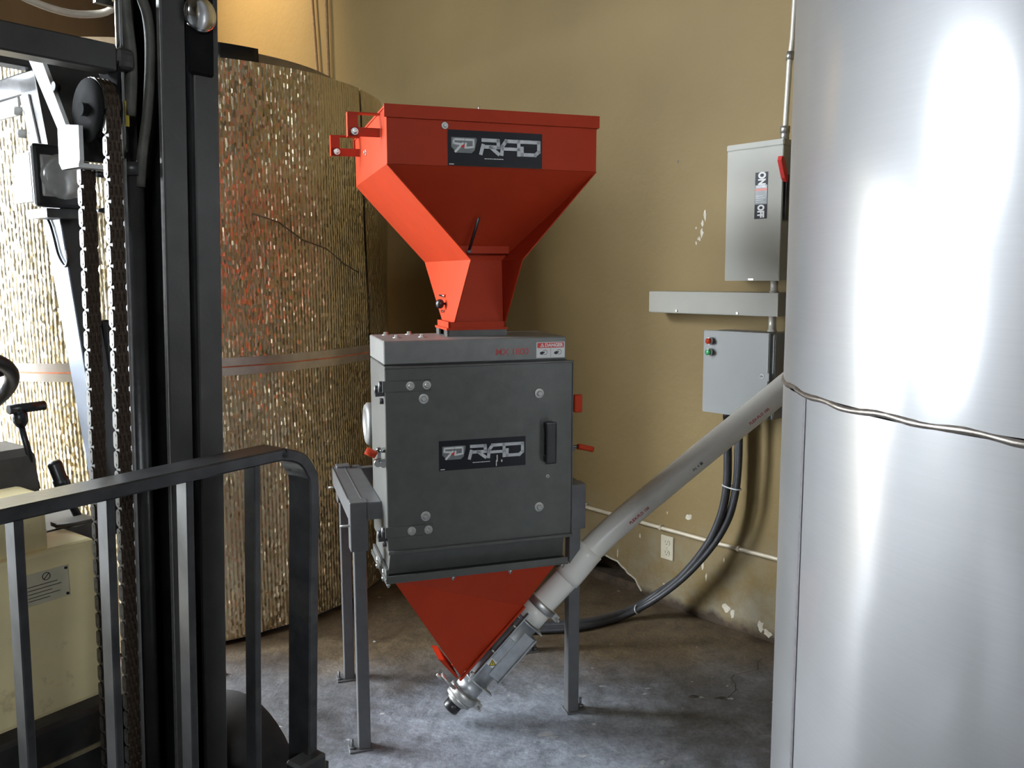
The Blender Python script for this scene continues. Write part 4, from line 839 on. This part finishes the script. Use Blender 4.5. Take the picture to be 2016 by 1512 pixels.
r_ = mpart('outer_mast_rail', greysteel, fk, lambda bm: chan(bm, -0.905, -0.851, -0.905, -0.891, f0=-0.135)); mpart('rail_web', MATS['dark_steel_and_shade'], r_, lambda bm: web(bm, -0.905, -0.851, -0.905, -0.891, f0=-0.135))
mpart('rail_stop', MATS['dark_steel_and_shade'], fk, lambda bm: box(bm, (-0.004, -0.0625, 1.935), (0.006, -0.008, 2.4), 0.004))
def f_roll(bm):
    lathe(bm, (0.005, -0.040, 2.045), (1, 0, 0), [(0, 0.034), (0.006, 0.034), (0.012, 0.028), (0.017, 0.012), (0.018, 0.001)], 26)
mpart('mast_roller', chrome, fk, f_roll)
# lift cylinder, its highlight, rod and hoses
mpart('lift_cylinder', blacksteel, fk, lambda bm: (cyl(bm, (-0.055, -0.148, 0.12), (-0.055, -0.148, 1.76), 0.019, seg=20), cyl(bm, (-0.055, -0.148, 1.74), (-0.055, -0.148, 1.765), 0.023, seg=20)))
mpart('cylinder_highlight', decal_silver, fk, lambda bm: cyl(bm, (-0.045, -0.1705, 0.1), (-0.045, -0.1705, 1.77), 0.0042, seg=10))  # highlight along the lift cylinder, added as a thin silver rod
mpart('piston_rod', chrome, fk, lambda bm: cyl(bm, (-0.058, -0.163, 1.70), (-0.058, -0.163, 2.7), 0.0085, seg=14))
mpart('rod_guard', blacksteel, fk, lambda bm: (box(bm, (-0.10, -0.190, 2.05), (-0.09, -0.15, 2.6)), box(bm, (-0.12, -0.135, 0.1), (-0.09, -0.118, 2.7))))
mpart('yellow_tag', yellow, fk, lambda bm: box(bm, (-0.050, -0.164, 1.83), (-0.048, -0.156, 1.875)), 'small yellow tag on the mast')
mpart('hydraulic_hose', hose_green, fk, lambda bm: tube(bm, smooth_path([(-0.03, -0.150, 2.5), (-0.03, -0.146, 2.2), (-0.03, -0.140, 2.08), (-0.028, -0.126, 2.03), (-0.028, -0.122, 1.97), (-0.03, -0.128, 1.87), (-0.034, -0.140, 1.78), (-0.04, -0.143, 1.72)], 6), 0.0095, 12))
mpart('hydraulic_hose', hose_green, fk, lambda bm: tube(bm, smooth_path([(-0.07, -0.150, 2.5), (-0.055, -0.155, 2.1), (-0.045, -0.150, 1.95), (-0.05, -0.152, 1.85)], 6), 0.010, 12))
mpart('pipe_joint', chrome, fk, lambda bm: (lathe(bm, (-0.058, -0.163, 2.052), (0, 0, 1), [(0, 0.014), (0.004, 0.018), (0.018, 0.018), (0.022, 0.012)], 6), cyl(bm, (-0.058, -0.185, 2.055), (-0.058, -0.185, 2.075), 0.012, seg=8)))
# cross beam with end lug
mpart('cross_beam', greysteel, fk, lambda bm: (box(bm, (-0.075, -0.79, 1.921), (-0.030, -0.185, 1.968), 0.003), box(bm, (-0.083, -0.186, 1.926), (-0.026, -0.150, 1.966), 0.014, 3)))
# chain anchor bracket
def f_ab(bm):
    prism(bm, [(-0.262, 1.965), (-0.215, 1.965), (-0.128, 1.832), (-0.080, 1.826), (-0.080, 1.765), (-0.088, 1.752), (-0.150, 1.752), (-0.160, 1.765), (-0.160, 1.828)], lambda f, z, u: V(f, u, z), -0.236, -0.228)
    box(bm, (-0.150, -0.236, 1.752), (-0.085, -0.175, 1.760))
ab = mpart('chain_anchor', whitepaint, fk, f_ab, 'bright bracket that anchors the chain')
mpart('bracket_web', blacksteel, ab, lambda bm: prism(bm, [(-0.225, 1.965), (-0.215, 1.965), (-0.135, 1.826), (-0.135, 1.770), (-0.145, 1.770), (-0.145, 1.826)], lambda f, z, u: V(f, u, z), -0.229, -0.128), 'shaded web of the anchor bracket, coloured dark')  # shade on the bracket's front, put in as black
mpart('anchor_bolt', black, fk, lambda bm: cyl(bm, (-0.165, -0.238, 1.905), (-0.165, -0.2275, 1.905), 0.0085, seg=12))
mpart('anchor_bolt', black, fk, lambda bm: cyl(bm, (-0.11, -0.19, 1.745), (-0.11, -0.16, 1.745), 0.006, seg=8))
# chain pulley
pu = mpart('chain_pulley', MATS['dark_steel_and_shade'], fk, lambda bm: lathe(bm, (-0.070, -0.224, 1.853), (0, 1, 0), [(0, 0.022), (0.0, 0.056), (0.004, 0.056), (0.006, 0.045), (0.032, 0.045), (0.034, 0.056), (0.038, 0.056), (0.038, 0.022)], 30))
mpart('pulley_fork', MATS['dark_steel_and_shade'], fk, lambda bm: (prism(bm, [(-0.10, 1.94), (-0.03, 1.94), (-0.045, 1.84), (-0.085, 1.84)], lambda f, z, u: V(f, u, z), -0.184, -0.178), cyl(bm, (-0.07, -0.236, 1.853), (-0.07, -0.176, 1.853), 0.012, seg=14)))
# lift chains: one part per strand, each link a piece
def link_mesh(odd):
    bm = bmesh.new(); n = 12; P = 0.0195
    us = [-0.0150, -0.0068, 0.0014, 0.0096] if not odd else [-0.0109, -0.0027, 0.0055]
    for uu in us:
        o = [(0.0078*cos(a), (P/2 if sin(a) > 0 else -P/2)+0.0078*sin(a)) for a in [2*pi*(i+0.5)/n for i in range(n)]]
        prism(bm, o, lambda f, z, u: V(f, u, z), uu, uu+0.0038)
    cyl(bm, (0, -0.0158, P/2), (0, 0.0142, P/2), 0.0028, seg=6)
    box(bm, (-0.0055, -0.0105, -P/2), (0.0055, 0.0125, P/2))
    bmesh.ops.recalc_face_normals(bm, faces=bm.faces[:])
    me = bpy.data.meshes.new('link'); bm.to_mesh(me); bm.free(); me.materials.append(rust); me.materials.append(chainside)
    for p in me.polygons:
        if p.normal.y < -0.9 and p.center.y < -0.009: p.material_index = 1
    return me
LK = [link_mesh(0), link_mesh(1)]
def chain(pts, uu):
    ch = mpart('lift_chain', rust, fk, lambda bm: [cyl(bm, (pts[i][0], uu-0.005, pts[i][1]), (pts[i][0], uu+0.005, pts[i][1]), 0.002, seg=5) for i in (0, len(pts)-1)])
    for k in range(len(pts)-1):
        (f0, z0), (f1, z1) = pts[k], pts[k+1]; fm, zm = (f0+f1)/2, (z0+z1)/2; fm += TILT*zm
        o = bpy.data.objects.new('link', LK[k % 2]); COL.objects.link(o); o.parent = ch
        o.location = (fm, uu, zm); o.rotation_euler = (0, atan2(f1-f0, z1-z0)+TILT, 0)
st_ = 0.0195
c1 = [(-0.1180, 1.750-i*st_) for i in range(int((1.750-0.45)/st_))]
chain(c1, -0.205)
arc = [(-0.070-0.051*cos(a), 1.853+0.051*sin(a)) for a in [radians(25)+i*(st_/0.051) for i in range(int(radians(155)/(st_/0.051))+1)]]
c2 = arc + [(-0.0190, 1.853-i*st_) for i in range(1, int((1.853-0.45)/st_))]
chain(c2, -0.205)
mat('lit_face_steel', (0.42, 0.42, 0.42), 0.38, 0.75, 0.35, 9, 0.1, 60)  # paler metal for the bar faces that catch the daylight
# load backrest: flat bar bent over at the far end, thin upright bars below it
def f_top(bm):
    pts = [(0.178, -0.86, 1.196), (0.178, -0.5, 1.198), (0.178, -0.05, 1.200), (0.178, 0.0, 1.198), (0.178, 0.040, 1.183), (0.178, 0.064, 1.152), (0.178, 0.074, 1.11), (0.178, 0.074, 0.90), (0.178, 0.074, 0.40)]
    pts = pts[:2]+smooth_path(pts[1:], 5)[1:]
    rs = []
    for i, p in enumerate(pts):
        a = Vector(pts[max(i-1, 0)]); b = Vector(pts[min(i+1, len(pts)-1)]); d = (b-a).normalized(); nn = Vector((1, 0, 0)).cross(d)
        rs.append([Vector(p)+Vector((1, 0, 0))*x+nn*y for x, y in ((-0.036, -0.009), (-0.033, -0.012), (0.033, -0.012), (0.036, -0.009), (0.036, 0.009), (0.033, 0.012), (-0.033, 0.012), (-0.036, 0.009))])
    rings(bm, rs, True, False)
lbk = mpart('load_backrest', barsteel, fk, f_top)
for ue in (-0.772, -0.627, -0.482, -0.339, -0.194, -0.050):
    bar = mpart('backrest_bar', [barsteel, MATS['lit_face_steel']], lbk, lambda bm: box(bm, (0.166, ue-0.014, 0.40), (0.201, ue, 1.190), 0.002))
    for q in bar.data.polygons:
        if q.normal.y < -0.9 and ue < -0.1: q.material_index = 1      # daylight on this face, put in as paler metal
mpart('carriage_plate', blacksteel, fk, lambda bm: (box(bm, (0.16, -0.88, 0.30), (0.215, 0.12, 0.475), 0.004), box(bm, (0.185, 0.02, 0.470), (0.235, 0.095, 0.515), 0.006), box(bm, (0.16, -0.88, 0.08), (0.215, 0.12, 0.2), 0.004), box(bm, (0.03, -0.84, 0.10), (0.16, -0.78, 0.46)), box(bm, (0.03, -0.12, 0.10), (0.16, -0.06, 0.46))))
for uu in (-0.72, -0.14):
    mpart('fork', blacksteel, fk, lambda bm: (box(bm, (0.22, uu-0.05, 0.04), (0.258, uu+0.05, 0.47), 0.004), prism(bm, [(0.22, 0.04), (1.10, 0.04), (1.10, 0.052), (0.3, 0.085), (0.22, 0.085)], lambda f, z, u: V(f, u, z), uu-0.05, uu+0.05)))
# wheels
for u0, u1 in ((0.06, 0.24), (-1.14, -0.96)):
    wh = part('front_tire', rubber, fk, lambda bm: lathe(bm, (-0.21, u0, 0.228), (0, 1, 0), [(0.0, 0.12), (0.0, 0.195), (0.012, 0.216), (0.03, 0.227), (u1-u0-0.03, 0.227), (u1-u0-0.012, 0.216), (u1-u0, 0.195), (u1-u0, 0.12)], 40))
    part('wheel_hub', cream, wh, lambda bm: (cyl(bm, (-0.21, u0+0.02, 0.228), (-0.21, u1-0.02, 0.228), 0.122, seg=28), cyl(bm, (-0.21, u0+0.01, 0.228), (-0.21, u1-0.01, 0.228), 0.05, seg=16)))
for u0, u1 in ((-0.15, -0.0), (-0.90, -0.75)):
    wh = part('rear_tire', rubber, fk, lambda bm: lathe(bm, (-1.55, u0, 0.205), (0, 1, 0), [(0.0, 0.11), (0.0, 0.18), (0.02, 0.204), (u1-u0-0.02, 0.204), (u1-u0, 0.18), (u1-u0, 0.11)], 36))
    part('wheel_hub', cream, wh, lambda bm: cyl(bm, (-1.55, u0+0.02, 0.205), (-1.55, u1-0.02, 0.205), 0.115, seg=24))
# body
def f_cowl(bm):
    box(bm, (-0.36, -0.86, 0.60), (-0.22, -0.135, 0.968), 0.010, 2); box(bm, (-0.36, -0.84, 0.96), (-0.235, -0.226, 1.09), 0.012, 2)
cw = part('front_cowl', cream, fk, f_cowl)
part('rear_body', cream, fk, lambda bm: (box(bm, (-1.95, -0.86, 0.35), (-1.05, -0.06, 0.86), 0.03, 3), box(bm, (-1.05, -0.86, 0.30), (-0.36, -0.10, 0.50), 0.01)))
part('axle_housing', blacksteel, fk, lambda bm: (box(bm, (-0.36, -0.95, 0.20), (-0.20, 0.05, 0.585), 0.01), box(bm, (-1.0, -0.84, 0.2), (-0.3, -0.1, 0.34))))
part('axle_lip', mat('worn_yellow_edge', (0.24, 0.20, 0.12), 0.5, 0.1, 0.3, 30), fk, lambda bm: box(bm, (-0.225, -0.84, 0.493), (-0.195, -0.145, 0.503)))
dp = part('data_plate', mat('data_plate_metal', (0.70, 0.65, 0.47), 0.4, 0.1, 0.1, 20), cw, lambda bm: box(bm, (-0.2200, -0.295, 0.856), (-0.2175, -0.199, 0.926)))
for uu in (-0.290, -0.204):
    for zz in (0.862, 0.920):
        part('rivet', barsteel, cw, lambda bm: cyl(bm, (-0.2176, uu, zz), (-0.2155, uu, zz), 0.0032, seg=8))
part('plate_emblem', barsteel, cw, lambda bm: [stroke(bm, [(-0.245+0.008*cos(2*pi*i/14), 0.913+0.008*sin(2*pi*i/14)) for i in range(14)], 0.0015, lambda u, z, d: V(-0.2173+d, u, z), 0, 0.0004, True), stroke(bm, [(-0.25, 0.908), (-0.24, 0.918)], 0.0015, lambda u, z, d: V(-0.2173+d, u, z), 0, 0.0004)])
part('small_print', barsteel, cw, lambda bm: [box(bm, (-0.2174, -0.285, z), (-0.2170, -0.285+w_, z+0.0014)) for z, w_ in ((0.897, 0.062), (0.889, 0.07), (0.881, 0.05), (0.873, 0.066), (0.866, 0.045))])
part('dash_console', dash_m, fk, lambda bm: (prism(bm, [(-0.62, 0.62), (-0.40, 0.62), (-0.42, 0.93), (-0.445, 1.135), (-0.47, 1.150), (-0.60, 1.150)], lambda f, z, u: V(f, u, z), -0.70, -0.152), box(bm, (-0.62, -0.16, 0.62), (-0.40, -0.02, 0.955), 0.01)))
part('gauge_ledge', dash_m, fk, lambda bm: (box(bm, (-0.42, -0.14, 0.962), (-0.33, -0.06, 0.972)), tube(bm, [(-0.36, -0.155, 0.975), (-0.33, -0.12, 0.978), (-0.30, -0.09, 0.985)], 0.005, 8)))
def f_lev(bm):
    tube(bm, [(-0.45, -0.150, 1.05), (-0.45, -0.162, 1.14), (-0.45, -0.176, 1.215)], 0.0075, 10)
    lathe(bm, (-0.45, -0.174, 1.205), (0, -0.02, 1), [(0, 0.010), (0.012, 0.016), (0.03, 0.016), (0.036, 0.01)], 14)
lv = part('shift_lever', black, fk, f_lev)
part('lever_grip', black, lv, lambda bm: (cyl(bm, (-0.45, -0.198, 1.248), (-0.45, -0.118, 1.248), 0.0115, seg=14), cyl(bm, (-0.45, -0.176, 1.215), (-0.45, -0.176, 1.25), 0.012, seg=12)))
lv = part('control_lever', black, fk, lambda bm: tube(bm, [(-0.45, -0.050, 0.93), (-0.45, -0.070, 0.985), (-0.45, -0.093, 1.05)], 0.0095, 10))
part('lever_knob', black, lv, lambda bm: lathe(bm, (-0.45, -0.090, 1.040), (0, -0.26, 1), [(0, 0.012), (0.002, 0.0185), (0.024, 0.0185), (0.026, 0.016), (0.066, 0.0165), (0.072, 0.012), (0.073, 0.001)], 16))
def f_sw(bm):
    c = V(-0.56, -0.335, 1.285); nrm = V(-0.55, 0, 0.83).normalized(); s = V(0, 1, 0); t = nrm.cross(s)
    tube(bm, [c+s*0.185*cos(2*pi*i/40)+t*0.185*sin(2*pi*i/40) for i in range(40)], 0.0165, 12, closed=True)
    for a in (90, 210, 330): cyl(bm, c, c+(s*cos(radians(a))+t*sin(radians(a)))*0.18, 0.009, seg=8)
    lathe(bm, c-nrm*0.03, nrm, [(0, 0.03), (0.03, 0.045), (0.045, 0.035)], 18); cyl(bm, c-nrm*0.02, c-nrm*0.28, 0.02, seg=12)
part('steering_wheel', black, fk, f_sw)
part('seat', black, fk, lambda bm: (box(bm, (-1.25, -0.66, 0.86), (-0.82, -0.22, 0.98), 0.035, 3), box(bm, (-1.34, -0.66, 0.93), (-1.22, -0.22, 1.38), 0.04, 3)))
# overhead guard
def slant(bm, a0, a1, u0, u1, z0, z1):
    v = [bm.verts.new(p) for p in (V(a0[0], u0, z0), V(a0[1], u0, z0), V(a0[1], u1, z0), V(a0[0], u1, z0), V(a1[0], u0, z1), V(a1[1], u0, z1), V(a1[1], u1, z1), V(a1[0], u1, z1))]
    for q in ((3,2,1,0),(4,5,6,7),(0,1,5,4),(1,2,6,5),(2,3,7,6),(3,0,4,7)): bm.faces.new([v[i] for i in q])
gp = part('guard_post', bluewhite, fk, lambda bm: slant(bm, (-0.262, -0.205), (-0.417, -0.340), -0.103, -0.100, 0.97, 1.703))  # light on the post is in its colours: pale lit side, dark shaded front
part('post_shaded_face', blacksteel, gp, lambda bm: slant(bm, (-0.250, -0.203), (-0.415, -0.337), -0.0998, -0.050, 0.97, 1.701), label='shaded front face of the guard post, coloured dark')
part('post_top', blacksteel, gp, lambda bm: slant(bm, (-0.417, -0.335), (-0.485, -0.405), -0.100, -0.045, 1.700, 2.0), label='shaded upper length of the guard post, coloured dark')
part('post_lit_strip', whitepaint, gp, lambda bm: slant(bm, (-0.412, -0.372), (-0.478, -0.438), -0.104, -0.1005, 1.74, 1.965), label='lit side of the guard post, coloured white')
for zz in (1.88, 1.932):
    part('post_bolt', whitepaint, gp, lambda bm: lathe(bm, (-0.47-(zz-1.88)*0.2, -0.10, zz), (-0.3, -1, 0), [(0, 0.010), (0.014, 0.010), (0.018, 0.008)], 12))
part('post_cable', black, gp, lambda bm: tube(bm, smooth_path([(-0.395, -0.108, 1.69), (-0.375, -0.107, 1.672), (-0.36, -0.107, 1.64), (-0.345, -0.107, 1.60), (-0.318, -0.108, 1.575), (-0.300, -0.108, 1.585), (-0.302, -0.108, 1.61)], 5), 0.0032, 8))
for u0, u1 in ((-0.10, -0.05), (-0.87, -0.82)):
    part('guard_side_rail', blacksteel, fk, lambda bm: box(bm, (-1.9, u0, 1.965), (-0.40, u1, 2.02), 0.006))
    part('guard_rear_post', blacksteel, fk, lambda bm: box(bm, (-1.9, u0, 0.80), (-1.84, u1, 1.97)))
part('guard_lit_strip', whitepaint, fk, lambda bm: box(bm, (-0.75, -0.104, 1.925), (-0.49, -0.098, 1.964)))  # lit face below the rail, its light put in as white
part('guard_post', blacksteel, fk, lambda bm: slant(bm, (-0.262, -0.205), (-0.47, -0.40), -0.87, -0.82, 0.97, 1.97))
for i, f_ in enumerate((-0.44, -0.72, -1.0, -1.28, -1.56, -1.84)):
    part('guard_roof_bar', blacksteel, fk, lambda bm: box(bm, (f_-0.025, -0.86, 2.02), (f_+0.025, -0.06, 2.045), 0.004))
# work light
wlg = part('work_light', black, fk, lambda bm: (box(bm, (-0.325, -0.172, 1.705), (-0.280, -0.062, 1.828), 0.016, 3), box(bm, (-0.29, -0.178, 1.700), (-0.272, -0.056, 1.834), 0.008, 2)))
part('light_housing', whitepaint, wlg, lambda bm: slant(bm, (-0.375, -0.292), (-0.365, -0.292), -0.1765, -0.165, 1.712, 1.815))
part('light_lens', lens_m, wlg, lambda bm: (lathe(bm, (-0.276, -0.117, 1.767), (1, 0, 0), [(0, 0.050), (0.006, 0.048), (0.010, 0.036), (0.012, 0.018), (0.0125, 0.001)], 24), box(bm, (-0.28, -0.165, 1.722), (-0.270, -0.069, 1.812), 0.006, 2)))
part('light_bracket', blacksteel, wlg, lambda bm: (box(bm, (-0.38, -0.15, 1.68), (-0.29, -0.075, 1.70)), cyl(bm, (-0.31, -0.03, 1.70), (-0.27, -0.03, 1.70), 0.006, seg=8)))
part('side_mirror', black, fk, lambda bm: box(bm, (-0.39, -0.045, 1.30), (-0.30, -0.015, 1.452), 0.014, 3))
# pale hose along the guard front
part('guard_hose', mat('pale_hose', (0.55, 0.48, 0.38), 0.5, 0, 0.15, 30), fk, lambda bm: tube(bm, smooth_path([(-0.42, -0.84, 2.04), (-0.40, -0.78, 2.16), (-0.37, -0.55, 2.24), (-0.36, -0.30, 2.21), (-0.36, -0.12, 2.15), (-0.35, 0.0, 2.145), (-0.25, 0.03, 2.17), (-0.08, -0.02, 2.30), (0.02, -0.03, 2.42)], 6), 0.008, 10))
